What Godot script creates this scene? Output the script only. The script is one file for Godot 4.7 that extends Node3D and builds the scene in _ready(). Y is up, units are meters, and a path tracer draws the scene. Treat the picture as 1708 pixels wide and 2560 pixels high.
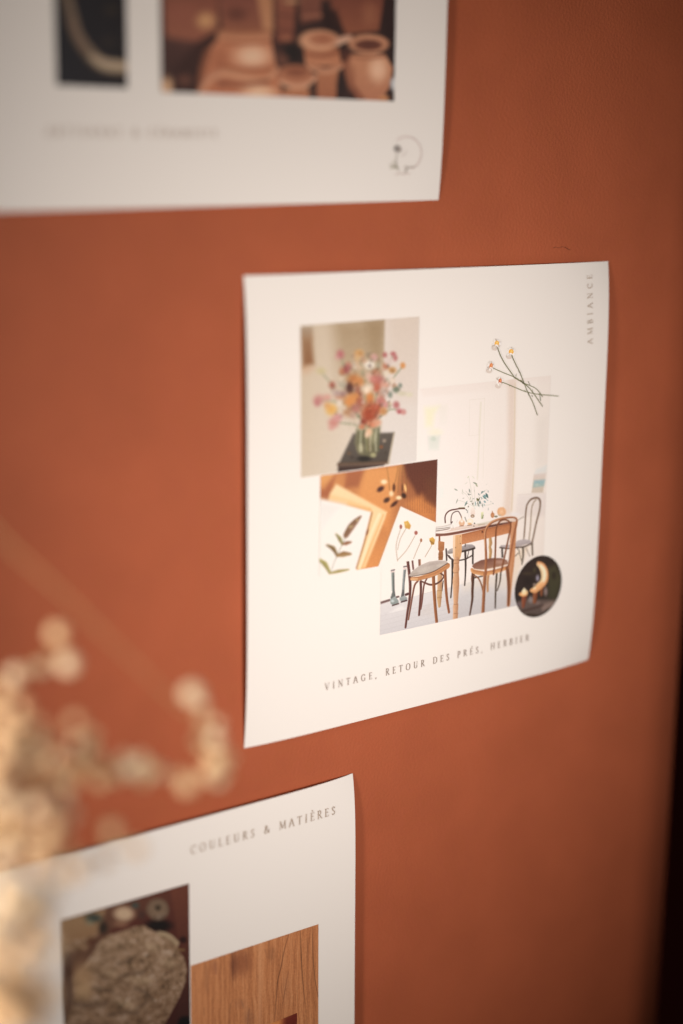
extends Node3D
# A terracotta wall with three square mood boards on it, seen at an angle through a fast lens; dried flowers hang blurred in front.
# The wall is the plane z = 0; lengths inside the builders are millimetres, with the middle board's top left corner as the origin.

const MM := 0.001
const PAPER := Color(0.86, 0.84, 0.828)
var mats := {}


# ------------------------------------------------------------------ a small painter for the printed pictures
class Canvas:
	var w: int
	var h: int
	var s: float
	var px := PackedColorArray()

	func _init(w_mm: float, h_mm: float, per_mm: float) -> void:
		s = per_mm
		w = int(ceil(w_mm * s))
		h = int(ceil(h_mm * s))
		px.resize(w * h)

	func points(t: String) -> PackedVector2Array:
		var out := PackedVector2Array()
		for p in t.split(" ", false):
			var c := p.split(",")
			out.append(Vector2(float(c[0]), float(c[1])) * s)
		return out

	func fill(tl: String, tr: String, bl: String, br: String) -> void:
		var a := Color(tl)
		var b := Color(tr)
		var c := Color(bl)
		var d := Color(br)
		for y in h:
			var v := float(y) / h
			var l := a.lerp(c, v)
			var r := b.lerp(d, v)
			for x in w:
				px[y * w + x] = l.lerp(r, float(x) / w)

	func smooth(p: PackedVector2Array, steps: int) -> PackedVector2Array:
		if p.size() < 3:
			return p
		var out := PackedVector2Array()
		for i in p.size() - 1:
			var a := p[maxi(i - 1, 0)]
			var d := p[mini(i + 2, p.size() - 1)]
			for k in steps:
				out.append(p[i].cubic_interpolate(p[i + 1], a, d, float(k) / steps))
		out.append(p[p.size() - 1])
		return out

	# A brush stroke that changes from one colour to the other across its width, as a lit round bar does.
	func stroke(t: String, widths: String, left: String, right: String, soft: float, alpha := 1.0) -> void:
		var raw := points(t)
		var steps := 6 if raw.size() > 2 else 1
		var p := smooth(raw, steps)
		var ws := widths.split(" ", false)
		var ca := Color(left)
		var cb := Color(right)
		var e := maxf(soft * s * 0.5, 0.5)
		var most := 0.0
		var wide := PackedFloat32Array()
		for i in p.size():
			var at := float(i) / steps
			var k := mini(int(at), ws.size() - 1)
			var wd: float = lerpf(float(ws[k]), float(ws[mini(k + 1, ws.size() - 1)]), at - int(at)) * s * 0.5
			wide.append(wd)
			most = maxf(most, wd)
		var lo := p[0]
		var hi := p[0]
		for q in p:
			lo = lo.min(q)
			hi = hi.max(q)
		var x0 := maxi(0, int(lo.x - most - e - 1))
		var y0 := maxi(0, int(lo.y - most - e - 1))
		var x1 := mini(w - 1, int(hi.x + most + e + 1))
		var y1 := mini(h - 1, int(hi.y + most + e + 1))
		if x1 < x0 or y1 < y0:
			return
		var bw := x1 - x0 + 1
		var cover := PackedFloat32Array()
		cover.resize(bw * (y1 - y0 + 1))
		var side := PackedFloat32Array()
		side.resize(cover.size())
		for i in p.size() - 1:
			var a := p[i]
			var ab := p[i + 1] - a
			var l2 := maxf(ab.length_squared(), 1e-6)
			var l1 := sqrt(l2)
			var wa := wide[i]
			var wb := wide[i + 1]
			var reach := maxf(wa, wb) + e
			for y in range(maxi(y0, int(minf(a.y, a.y + ab.y) - reach)), mini(y1, int(maxf(a.y, a.y + ab.y) + reach) + 1) + 1):
				for x in range(maxi(x0, int(minf(a.x, a.x + ab.x) - reach)), mini(x1, int(maxf(a.x, a.x + ab.x) + reach) + 1) + 1):
					var q := Vector2(x + 0.5, y + 0.5) - a
					var u := clampf(q.dot(ab) / l2, 0.0, 1.0)
					var wd := lerpf(wa, wb, u)
					var c := (wd - (q - ab * u).length()) / (2.0 * e) + 0.5
					if c > 0.0:
						var at := (y - y0) * bw + x - x0
						if c > cover[at]:
							cover[at] = c
							side[at] = ab.cross(q) / (l1 * maxf(wd, 0.5))
		for y in range(y0, y1 + 1):
			for x in range(x0, x1 + 1):
				var at := (y - y0) * bw + x - x0
				var c := minf(cover[at], 1.0)
				if c > 0.0:
					px[y * w + x] = px[y * w + x].lerp(ca.lerp(cb, clampf(0.5 - 0.5 * side[at], 0.0, 1.0)), c * c * (3.0 - 2.0 * c) * alpha)

	func poly(t: String, top: String, bottom: String, soft: float, alpha := 1.0) -> void:
		var p := points(t)
		var n := p.size()
		var ca := Color(top)
		var cb := Color(bottom)
		var e := maxf(soft * s * (0.5 if soft < 0.7 else 1.0), 0.5)
		var lo := p[0]
		var hi := p[0]
		for q in p:
			lo = lo.min(q)
			hi = hi.max(q)
		var x0 := maxi(0, int(lo.x - e - 1))
		var x1 := mini(w - 1, int(hi.x + e + 1))
		for y in range(maxi(0, int(lo.y - e - 1)), mini(h - 1, int(hi.y + e + 1)) + 1):
			var col := ca.lerp(cb, clampf((y - lo.y) / maxf(hi.y - lo.y, 1.0), 0.0, 1.0))
			var cross := PackedFloat32Array()
			var near: Array[int] = []
			var yc := y + 0.5
			for i in n:
				var a := p[i]
				var b := p[(i + 1) % n]
				if (a.y > yc) != (b.y > yc):
					cross.append(a.x + (yc - a.y) / (b.y - a.y) * (b.x - a.x))
				if minf(a.y, b.y) - e <= yc and maxf(a.y, b.y) + e >= yc:
					near.append(i)
			for x in range(x0, x1 + 1):
				var inside := false
				for c in cross:
					if c > x + 0.5:
						inside = not inside
				var dist := 1e9
				var q0 := Vector2(x + 0.5, yc)
				for i in near:
					var a := p[i]
					var b := p[(i + 1) % n]
					if minf(a.x, b.x) - e > q0.x or maxf(a.x, b.x) + e < q0.x:
						continue
					dist = minf(dist, q0.distance_squared_to(Geometry2D.get_closest_point_to_segment(q0, a, b)))
				var c := clampf(0.5 + (1.0 if inside else -1.0) * sqrt(dist) / (2.0 * e), 0.0, 1.0)
				if c > 0.0:
					px[y * w + x] = px[y * w + x].lerp(col, c * c * (3.0 - 2.0 * c) * alpha)

	# An ellipse given by its middle and two half axes; soft runs from a sharp edge (0) to a fade from the middle (1).
	func blob(t: String, inner: String, outer: String, soft: float, alpha := 1.0) -> void:
		var p := points(t)
		var ca := Color(inner)
		var cb := Color(outer)
		var det := p[1].cross(p[2])
		if absf(det) < 1e-5:
			return
		var rx := sqrt(p[1].x * p[1].x + p[2].x * p[2].x) * 1.15
		var ry := sqrt(p[1].y * p[1].y + p[2].y * p[2].y) * 1.15
		var k := clampf(soft, 0.06, 1.0)
		for y in range(maxi(0, int(p[0].y - ry)), mini(h - 1, int(p[0].y + ry) + 1) + 1):
			for x in range(maxi(0, int(p[0].x - rx)), mini(w - 1, int(p[0].x + rx) + 1) + 1):
				var q := Vector2(x + 0.5, y + 0.5) - p[0]
				var r := Vector2(q.cross(p[2]), p[1].cross(q)).length() / absf(det)
				var c := clampf((1.0 + k * 0.15 - r) / k, 0.0, 1.0)
				if c > 0.0:
					px[y * w + x] = px[y * w + x].lerp(ca.lerp(cb, minf(r, 1.0)), c * c * (3.0 - 2.0 * c) * alpha)

	# Small random petals and leaf tips over the bouquet, coloured from what lies under them.
	func petals(with_seed: int, _unused: int, count: int) -> void:
		var rng := RandomNumberGenerator.new()
		rng.seed = with_seed
		for i in count:
			var a := rng.randf() * TAU
			var r := sqrt(rng.randf())
			var c := Vector2(33.0 + cos(a) * r * 18.0, 30.0 + sin(a) * r * 17.0)
			var at := int(c.y * s) * w + int(c.x * s)
			var under := px[at]
			if under.s < 0.2:
				continue
			var col := under.lightened(rng.randf() * 0.35) if rng.randf() < 0.5 else under.darkened(rng.randf() * 0.35)
			var d := Vector2.from_angle(rng.randf() * TAU) * rng.randf_range(0.6, 1.5)
			var e := d.orthogonal() * rng.randf_range(0.4, 0.8)
			blob("%f,%f %f,%f %f,%f" % [c.x, c.y, d.x, d.y, e.x, e.y], col.to_html(false), col.to_html(false), 0.8, 0.6)

	func grain(amount: float, stretch: float) -> void:
		var n := FastNoiseLite.new()
		n.seed = 5
		n.frequency = 0.045
		n.fractal_octaves = 4
		for y in h:
			for x in w:
				var bend := 10.0 * n.get_noise_2d(x * 0.1 + 300.0, y * 0.08)
				var v := n.get_noise_2d((x + bend) * 1.5, y / (stretch * 6.0)) + 0.8 * n.get_noise_2d((x + bend) * 6.0 + 50.0, y * 0.16) + 0.7 * n.get_noise_2d((x + bend) * 18.0 + 950.0, y * 0.5)
				var c := px[y * w + x]
				px[y * w + x] = c.lerp(Color("7a4628"), minf(amount * 2.2 * v, 0.8)) if v > 0.0 else c.lerp(Color("dca070"), -amount * 1.6 * v)

	# Rows of stitches that run round the ball of knitting.
	func knit(cx: float, cy: float) -> void:
		var n := FastNoiseLite.new()
		n.seed = 9
		n.frequency = 0.012
		for y in h:
			for x in w:
				var c := px[y * w + x]
				if c.get_luminance() < 0.34 or y < 11.0 * s:
					continue
				var q := Vector2(x / s - cx, (y / s - cy) * 1.05)
				var r := q.length() + 5.0 * n.get_noise_2d(x, y) + 2.0 * n.get_noise_2d(x * 3.0, y * 3.0)
				var v := sin(r * 4.6)
				var stitch := sin(q.angle() * 90.0 + floorf(r * 4.6 / TAU) * 1.7)
				var ruffle := n.get_noise_2d(x * 1.6 + 40.0, y * 2.6)
				v = v * 0.8 + stitch * 0.25 + n.get_noise_2d(x * 4.0 + 90.0, y * 4.0) * 0.7 + ruffle * 1.5
				px[y * w + x] = c.darkened(minf(0.27 * v, 0.6)) if v > 0.0 else c.lightened(minf(-0.16 * v, 0.3))

	# Stacked pots for the upper part of the pottery picture.
	func pot_rows(down_to: float) -> void:
		var rng := RandomNumberGenerator.new()
		rng.seed = 3
		for row in 4:
			var y := 8.0 + row * down_to / 4.0
			var x := -4.0 + row * 5.0
			while x < 116.0:
				var r := rng.randf_range(8.0, 13.0)
				blob("%f,%f %f,0 0,%f" % [x, y + 6.0, r, r * 0.95], "9a5836", "5a2c1e", 0.25)
				blob("%f,%f %f,0 0,%f" % [x + r * 0.3, y + 4.0, r * 0.45, r * 0.4], "c4855a", "c4855a", 1.0, 0.8)
				blob("%f,%f %f,0 0,%f" % [x, y - r * 0.6, r * 0.62, r * 0.24], "b8734a", "9c5a38", 0.25)
				blob("%f,%f %f,0 0,%f" % [x, y - r * 0.6, r * 0.44, r * 0.14], "3a1c14", "3a1c14", 0.3)
				x += r * 2.1

	# The colours above are as seen in the photograph beside paper of the given colour; what is stored is the ink's own colour on white paper.
	func texture(paper: String, white: float, contrast := 1.12) -> ImageTexture:
		var p := Color(paper).srgb_to_linear()
		var rng := RandomNumberGenerator.new()
		rng.seed = w * 31 + h
		var n := FastNoiseLite.new()
		n.seed = w
		n.frequency = 0.1
		n.fractal_octaves = 4
		n.fractal_gain = 0.7
		var im := Image.create_empty(w, h, false, Image.FORMAT_RGB8)
		for y in h:
			for x in w:
				var c := px[y * w + x].srgb_to_linear()
				var k := white * (1.0 + (rng.randf() - 0.5) * 0.06)
				c = Color(pow(minf(c.r / p.r, 1.0), contrast), pow(minf(c.g / p.g, 1.0), contrast), pow(minf(c.b / p.b, 1.0), contrast))
				var grey := c.get_luminance()
				k *= 1.0 + 0.24 * (1.0 - grey) * n.get_noise_2d(x, y)
				c = c.lerp(Color(grey * 1.03, grey, grey * 0.96), 0.13)
				c = Color(clampf(c.r * k, 0.004, 0.88), clampf(c.g * k * 0.986, 0.004, 0.87), clampf(c.b * k * 0.974, 0.004, 0.86))
				im.set_pixel(x, y, c.linear_to_srgb())
		return ImageTexture.create_from_image(im)


# ------------------------------------------------------------------ lettering: a thin book capital, drawn as pen strokes
# Strokes are separated by |; ~ is a curve, _ a hairline, a plain one takes the pen's width for its direction.
const LETTERS := {
	"A": [0.74, ".04,0 .36,1|.35,1 .68,0|_.15,.36 .55,.36|_-.03,0 .14,0|_.56,0 .79,0"],
	"B": [0.60, ".13,0 .13,1|~.13,.98 .36,.97 .44,.77 .34,.56 .13,.53|~.13,.53 .4,.5 .52,.28 .4,.03 .13,.02|_.02,0 .14,0|_.02,1 .14,1"],
	"C": [0.72, "~.62,.76 .5,.95 .32,.97 .12,.78 .08,.45 .24,.08 .46,.03 .66,.19|_.63,.73 .63,.98"],
	"D": [0.80, ".13,0 .13,1|~.13,.98 .42,.97 .67,.75 .68,.3 .44,.03 .13,.02|_.02,0 .14,0|_.02,1 .14,1"],
	"E": [0.58, ".13,0 .13,1|_.02,.985 .48,.985|_.48,1 .5,.82|_.13,.52 .4,.52|_.4,.62 .4,.42|_.02,.015 .5,.015|_.5,0 .55,.2"],
	"G": [0.80, "~.62,.76 .5,.95 .32,.97 .12,.78 .08,.45 .24,.08 .46,.03 .64,.1|.64,.07 .64,.42|_.52,.42 .76,.42|_.63,.73 .63,.98"],
	"H": [0.82, ".14,0 .14,1|.67,0 .67,1|_.14,.52 .67,.52|_.03,0 .25,0|_.03,1 .25,1|_.56,0 .78,0|_.56,1 .78,1"],
	"I": [0.36, ".17,0 .17,1|_.05,0 .29,0|_.05,1 .29,1"],
	"L": [0.56, ".13,0 .13,1|_.02,1 .25,1|_.02,.015 .5,.015|_.5,0 .55,.22"],
	"M": [0.94, "_.12,0 .17,1|.16,1 .46,.08|_.46,.08 .79,1|.79,1 .83,0|_.02,0 .22,0|_.72,0 .94,0|_.07,1 .18,1|_.78,1 .9,1"],
	"N": [0.82, "_.14,0 .14,1|.13,1 .68,0|_.68,0 .68,1|_.04,0 .24,0|_.58,1 .78,1|_.03,1 .14,1"],
	"O": [0.84, "~.41,.985 .16,.85 .08,.5 .16,.15 .41,.015 .66,.15 .74,.5 .66,.85 .41,.985"],
	"P": [0.58, ".13,0 .13,1|~.13,.98 .38,.96 .49,.73 .38,.48 .13,.46|_.03,0 .24,0|_.02,1 .14,1"],
	"R": [0.66, ".13,0 .13,1|~.13,.98 .38,.96 .47,.75 .38,.52 .13,.5|.28,.5 .6,0|_.03,0 .24,0|_.02,1 .14,1|_.56,0 .7,0"],
	"S": [0.50, "~.4,.78 .34,.95 .2,.97 .08,.82 .16,.6 .34,.42 .42,.22 .3,.04 .14,.03 .06,.2"],
	"T": [0.66, ".32,0 .32,1|_.02,.985 .62,.985|_.02,1 .02,.8|_.62,1 .62,.8|_.21,0 .43,0"],
	"U": [0.78, ".14,1 .14,.32|~.14,.36 .2,.09 .38,.02 .56,.11 .62,.36|_.62,.34 .62,1|_.05,1 .23,1|_.54,1 .70,1"],
	"V": [0.74, ".07,1 .38,0|_.37,0 .67,1|_-.02,1 .17,1|_.57,1 .77,1"],
	"&": [0.84, "~.74,.5 .62,.22 .36,.02 .13,.14 .15,.38 .4,.64 .43,.86 .3,.97 .19,.82 .3,.56 .54,.2 .8,.02"],
	",": [0.24, ".1,.08 .04,-.18"],
	"È": [0.58, ".13,0 .13,1|_.02,.985 .48,.985|_.48,1 .5,.82|_.13,.52 .4,.52|_.4,.62 .4,.42|_.02,.015 .5,.015|_.5,0 .55,.2|.18,1.32 .34,1.13"],
	"É": [0.58, ".13,0 .13,1|_.02,.985 .48,.985|_.48,1 .5,.82|_.13,.52 .4,.52|_.4,.62 .4,.42|_.02,.015 .5,.015|_.5,0 .55,.2|.42,1.32 .27,1.13"],
	" ": [0.42, ""],
}


func caption(poster: Dictionary, words: String, from: Vector2, to: Vector2, cap: float, ink: Material) -> void:
	var st := SurfaceTool.new()
	st.begin(Mesh.PRIMITIVE_TRIANGLES)
	var along := (to - from).normalized()
	var up := along.orthogonal() * -1.0
	if up.dot(Vector2(-along.y, along.x)) < 0.0:
		up = -up
	var total := 0.0
	for ch in words:
		total += LETTERS[ch][0]
	var gap: float = (from.distance_to(to) / cap - total + 0.06) / (words.length() - 1)
	var at := 0.0
	for ch in words:
		for t in (LETTERS[ch][1] as String).split("|", false):
			var p := PackedVector2Array()
			for q in t.trim_prefix("~").trim_prefix("_").split(" ", false):
				var c := q.split(",")
				p.append(Vector2(float(c[0]), float(c[1])))
			if t.begins_with("~"):
				var fine := PackedVector2Array()
				for i in p.size() - 1:
					for k in 6:
						fine.append(p[i].cubic_interpolate(p[i + 1], p[maxi(i - 1, 0)], p[mini(i + 2, p.size() - 1)], k / 6.0))
				fine.append(p[p.size() - 1])
				p = fine
			var left: Array[Vector2] = []
			var right: Array[Vector2] = []
			for i in p.size():
				var d := (p[mini(i + 1, p.size() - 1)] - p[maxi(i - 1, 0)]).normalized()
				var wide := 0.048 if t.begins_with("_") else 0.048 + 0.066 * absf(sin(d.angle() - 0.3))
				var o := Vector2(-d.y, d.x) * wide * 0.5
				left.append(p[i] + o)
				right.append(p[i] - o)
			for i in p.size() - 1:
				var quad: Array[Vector3] = []
				for q in [left[i], left[i + 1], right[i + 1], right[i]]:
					var m: Vector2 = from + (along * (q.x + at) + up * q.y) * cap
					quad.append(on_sheet(poster, m, 0.2))
				for k in [0, 1, 2, 0, 2, 3]:
					st.set_normal(Vector3.BACK)
					st.add_vertex(quad[k])
		at += LETTERS[ch][0] + gap
	part("caption", st.commit(), ink, poster.root)


# ------------------------------------------------------------------ naming and materials
var taken := {}


func numbered(called: String, parent: Node) -> String:
	var key := str(parent.get_instance_id()) + called
	taken[key] = taken.get(key, -1) + 1
	return called if taken[key] == 0 else "%s_%03d" % [called, taken[key]]


func part(called: String, mesh: Mesh, m: Material, parent: Node = self, label := "") -> MeshInstance3D:
	var o := MeshInstance3D.new()
	o.name = numbered(called, parent)
	o.mesh = mesh
	o.material_override = m
	if label:
		o.set_meta("label", label)
	parent.add_child(o, true)
	return o


func thing(called: String, label: String, category: String, at: Vector3, group := "") -> Node3D:
	var o := Node3D.new()
	o.name = numbered(called, self)
	o.position = at
	add_child(o, true)
	o.set_meta("label", label)
	o.set_meta("category", category)
	if group:
		o.set_meta("group", group)
	return o


func stuff(albedo: Color, rough: float, spec := 0.5) -> StandardMaterial3D:
	var m := StandardMaterial3D.new()
	m.albedo_color = albedo.linear_to_srgb()
	m.roughness = rough
	m.metallic_specular = spec
	return m


# ------------------------------------------------------------------ sheets of paper
# How far the paper stands off the wall (mm): its corners are stuck down, its edges and middle belly out.
func bulge(poster: Dictionary, u: float, v: float) -> float:
	var a: float = pow(absf(2.0 * u - 1.0), poster.power)
	var b: float = pow(absf(2.0 * v - 1.0), poster.power)
	return 0.45 + poster.belly * (1.0 - a * b) + 0.18 * sin(u * 5.0 + poster.phase) * sin(v * 4.2 + poster.phase) * (1.0 - a * b)


func on_sheet(poster: Dictionary, m: Vector2, lift: float) -> Vector3:
	var u := clampf((m.x - poster.bl.x) / (poster.br.x - poster.bl.x), 0.0, 1.0)
	var v := clampf((poster.tl.y - m.y) / (poster.tl.y - poster.bl.y), 0.0, 1.0)
	return (Vector3(m.x, m.y, bulge(poster, u, v) + lift) * MM) - poster.at


func make_poster(called: String, label: String, tl: Vector2, tr: Vector2, br: Vector2, bl: Vector2, belly: float, power: float, phase: float) -> Dictionary:
	var at := Vector3((bl.x + br.x) * 0.5, (bl.y + br.y) * 0.5, 0.0) * MM
	var root := thing(called, label, "poster", at, "square mood boards stuck to the terracotta wall")
	var poster := {"tl": tl, "tr": tr, "br": br, "bl": bl, "belly": belly, "power": power, "phase": phase, "at": at, "root": root}
	var n := 48
	var st := SurfaceTool.new()
	st.begin(Mesh.PRIMITIVE_TRIANGLES)
	for face in 2:
		for j in n + 1:
			for i in n + 1:
				var u := float(i) / n
				var v := float(j) / n
				var m := tl.lerp(tr, u).lerp(bl.lerp(br, u), v)
				st.set_smooth_group(face)
				st.set_uv(Vector2(u, v))
				st.add_vertex(Vector3(m.x, m.y, bulge(poster, u, v) - 0.3 * face) * MM - at)
		var base := face * (n + 1) * (n + 1)
		for j in n:
			for i in n:
				var a := base + j * (n + 1) + i
				var quad := [a, a + 1, a + n + 2, a, a + n + 2, a + n + 1]
				if face == 1:
					quad.reverse()
				for k in quad:
					st.add_index(k)
	st.generate_normals()
	# the cut edges
	var rim := SurfaceTool.new()
	rim.begin(Mesh.PRIMITIVE_TRIANGLES)
	rim.set_smooth_group(-1)
	for side in 4:
		for i in n:
			var quad: Array[Vector3] = []
			for k in [[i, 0], [i + 1, 0], [i + 1, 1], [i, 1]]:
				var t := float(k[0]) / n
				var uv: Vector2 = [Vector2(1.0 - t, 0), Vector2(1, 1.0 - t), Vector2(t, 1), Vector2(0, t)][side]
				var m := tl.lerp(tr, uv.x).lerp(bl.lerp(br, uv.x), uv.y)
				quad.append(Vector3(m.x, m.y, bulge(poster, uv.x, uv.y) - 0.3 * k[1]) * MM - at)
			for k in [0, 1, 2, 0, 2, 3]:
				rim.add_vertex(quad[k])
	rim.generate_normals()
	var sheet := st.commit()
	rim.commit(sheet)
	part("paper_sheet", sheet, mats.paper, root)
	return poster


# A picture printed on the sheet, which bends with it. Corners in mm: top left and bottom right, or a disc.
func print_picture(poster: Dictionary, tex: Texture2D, tl: Vector2, tr: Vector2, br: Vector2, bl: Vector2, lift: float, label: String, disc := false) -> void:
	var st := SurfaceTool.new()
	st.begin(Mesh.PRIMITIVE_TRIANGLES)
	if disc:
		for ring in 7:
			for k in 64:
				var q := Vector2.from_angle(TAU * k / 64.0) * ring / 6.0 * 0.5 * 0.987 + Vector2(0.5, 0.5)
				st.set_uv(q)
				st.set_normal(Vector3.BACK)
				st.add_vertex(on_sheet(poster, tl.lerp(tr, q.x).lerp(bl.lerp(br, q.x), q.y), lift))
		for ring in 6:
			for k in 64:
				var a := ring * 64 + k
				var b := ring * 64 + (k + 1) % 64
				for i in [a, a + 64, b + 64, a, b + 64, b]:
					st.add_index(i)
	else:
		var n := 24
		for j in n + 1:
			for i in n + 1:
				var u := float(i) / n
				var v := float(j) / n
				st.set_uv(Vector2(u, v))
				st.set_normal(Vector3.BACK)
				st.add_vertex(on_sheet(poster, tl.lerp(tr, u).lerp(bl.lerp(br, u), v), lift))
		for j in n:
			for i in n:
				var a := j * (n + 1) + i
				for k in [a, a + 1, a + n + 2, a, a + n + 2, a + n + 1]:
					st.add_index(k)
	st.generate_normals()
	var m := StandardMaterial3D.new()
	m.albedo_texture = tex
	m.texture_repeat = false
	m.roughness = 0.55
	m.metallic_specular = 0.35
	part("printed_picture", st.commit(), m, poster.root, label)


func spots(t: String) -> PackedVector2Array:
	var out := PackedVector2Array()
	for p in t.split(" ", false):
		var c := p.split(",")
		out.append(Vector2(float(c[0]), float(c[1])))
	return out


func ink_colour(hex: String, paper := "ddd0c0") -> Color:
	var c := Color(hex).srgb_to_linear()
	var p := Color(paper).srgb_to_linear()
	return Color(minf(c.r / p.r, 1.08) * 0.85, minf(c.g / p.g, 1.08) * 0.842, minf(c.b / p.b, 1.08) * 0.83)


func _ribbon(st: SurfaceTool, poster: Dictionary, t: String, wide: float, hex: String, lift: float) -> void:
	var p := spots(t)
	var fine := PackedVector2Array()
	for i in p.size() - 1:
		for k in 6:
			fine.append(p[i].cubic_interpolate(p[i + 1], p[maxi(i - 1, 0)], p[mini(i + 2, p.size() - 1)], k / 6.0))
	fine.append(p[p.size() - 1])
	var col := ink_colour(hex)
	for i in fine.size() - 1:
		var quad: Array[Vector3] = []
		for k in [[i, 1], [i + 1, 1], [i + 1, -1], [i, -1]]:
			var d := (fine[mini(k[0] + 1, fine.size() - 1)] - fine[maxi(k[0] - 1, 0)]).normalized()
			quad.append(on_sheet(poster, fine[k[0]] + Vector2(-d.y, d.x) * wide * 0.5 * k[1], lift))
		for k in [0, 1, 2, 0, 2, 3]:
			st.set_color(col.lightened(0.12) if k in [0, 1] else col.darkened(0.12))
			st.set_normal(Vector3.BACK)
			st.add_vertex(quad[k])


func _ellipse(st: SurfaceTool, poster: Dictionary, t: String, hex: String, lift: float) -> void:
	var p := spots(t)
	var col := ink_colour(hex)
	for k in 16:
		for q in [p[0], p[0] + p[1] * cos(TAU * k / 16.0) + p[2] * sin(TAU * k / 16.0), p[0] + p[1] * cos(TAU * (k + 1) / 16.0) + p[2] * sin(TAU * (k + 1) / 16.0)]:
			st.set_color(col)
			st.set_normal(Vector3.BACK)
			st.add_vertex(on_sheet(poster, q, lift))


# ------------------------------------------------------------------ dried flowers
func tube(st: SurfaceTool, p: PackedVector3Array, r0: float, r1: float, sides := 7) -> void:
	var fine := PackedVector3Array()
	for i in p.size() - 1:
		for k in 5:
			fine.append(p[i].cubic_interpolate(p[i + 1], p[maxi(i - 1, 0)], p[mini(i + 2, p.size() - 1)], k / 5.0))
	fine.append(p[p.size() - 1])
	var rings: Array[PackedVector3Array] = []
	for i in fine.size():
		var d := (fine[mini(i + 1, fine.size() - 1)] - fine[maxi(i - 1, 0)]).normalized()
		var a := d.cross(Vector3(0.31, 0.2, 0.93)).normalized()
		var b := d.cross(a)
		var r := lerpf(r0, r1, float(i) / (fine.size() - 1)) * (1.0 + 0.12 * sin(i * 2.3))
		var ring := PackedVector3Array()
		for k in sides:
			ring.append(fine[i] + (a * cos(TAU * k / sides) + b * sin(TAU * k / sides)) * r)
		rings.append(ring)
	for i in rings.size() - 1:
		for k in sides:
			var l := (k + 1) % sides
			for q in [rings[i][k], rings[i + 1][k], rings[i + 1][l], rings[i][k], rings[i + 1][l], rings[i][l]]:
				st.add_vertex(q)


# A papery flower head, 1 across: a small cup with three rings of curling bracts.
func head_mesh(with_seed: int) -> ArrayMesh:
	var rng := RandomNumberGenerator.new()
	rng.seed = with_seed
	var st := SurfaceTool.new()
	st.begin(Mesh.PRIMITIVE_TRIANGLES)
	var cup := SphereMesh.new()
	cup.radius = 0.4
	cup.height = 0.8
	cup.radial_segments = 10
	cup.rings = 6
	st.append_from(cup, 0, Transform3D(Basis(), Vector3(0, -0.05, 0)))
	for ring in 3:
		var many: int = [9, 8, 6][ring]
		for k in many:
			var a := TAU * (k + ring * 0.5 + rng.randf_range(-0.2, 0.2)) / many
			var out := Vector3(cos(a), 0, sin(a))
			var side := Vector3(-sin(a), 0, cos(a))
			var open: float = [0.5, 0.4, 0.24][ring] * rng.randf_range(0.8, 1.2)
			var tall: float = [0.2, 0.36, 0.46][ring] * rng.randf_range(0.85, 1.15)
			var half: float = [0.17, 0.15, 0.12][ring]
			var spine := [Vector3(0, -0.28, 0) + out * 0.08, Vector3(0, -0.1, 0) + out * (open * 0.75 + 0.05), Vector3(0, tall * 0.6, 0) + out * open, Vector3(0, tall, 0) + out * open * 0.86]
			var wide := [0.06, half, half * 0.95, 0.02]
			for i in 3:
				var q := [spine[i] - side * wide[i], spine[i + 1] - side * wide[i + 1], spine[i + 1] + side * wide[i + 1], spine[i] + side * wide[i]]
				for l in [0, 1, 2, 0, 2, 3]:
					st.add_vertex(q[l])
	st.generate_normals()
	return st.commit()


var heads: Array[ArrayMesh] = []


func dried_sprig(label: String, stem_at: PackedVector3Array, thick: float, flowers: Array, with_seed: int) -> void:
	var rng := RandomNumberGenerator.new()
	rng.seed = with_seed
	var root := thing("dried_flower_sprig", label, "dried flowers", stem_at[0], "dried flower sprigs in front of the wall")
	var at := stem_at[0]
	var main := PackedVector3Array()
	for p in stem_at:
		main.append(p - at)
	var st := SurfaceTool.new()
	st.begin(Mesh.PRIMITIVE_TRIANGLES)
	tube(st, main, thick, thick * 0.5)
	var fine := PackedVector3Array()
	for i in main.size() - 1:
		for k in 8:
			fine.append(main[i].cubic_interpolate(main[i + 1], main[maxi(i - 1, 0)], main[mini(i + 2, main.size() - 1)], k / 8.0))
	fine.append(main[main.size() - 1])
	for f in flowers:
		var c := Vector3(f[0], f[1], f[2]) * MM - at
		# branch off the main stem some way before the point next to the flower
		var best := 0
		for i in fine.size():
			if fine[i].distance_to(c) < fine[best].distance_to(c):
				best = i
		var from := fine[maxi(best - 3, 0)]
		var d := (c - from)
		var heading := (d.normalized() + Vector3(rng.randf_range(-0.4, 0.4), rng.randf_range(0.1, 0.6), rng.randf_range(-0.2, 0.4))).normalized()
		tube(st, PackedVector3Array([from, from + d * 0.5 + Vector3(0, -0.002, 0.001), c - heading * 0.3 * f[3] * MM]), thick * 0.45, thick * 0.3, 5)
		var m := part("flower_head", heads[rng.randi() % heads.size()], mats.straw if rng.randf() < 0.65 else mats.straw_pale, root)
		var b := Basis(Quaternion(Vector3.UP, heading)) * Basis(Vector3.UP, rng.randf() * TAU)
		m.transform = Transform3D(b.scaled(Vector3.ONE * f[3] * 1.36 * MM), c)
	st.generate_normals()
	part("stem", st.commit(), mats.stem, root)


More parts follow.
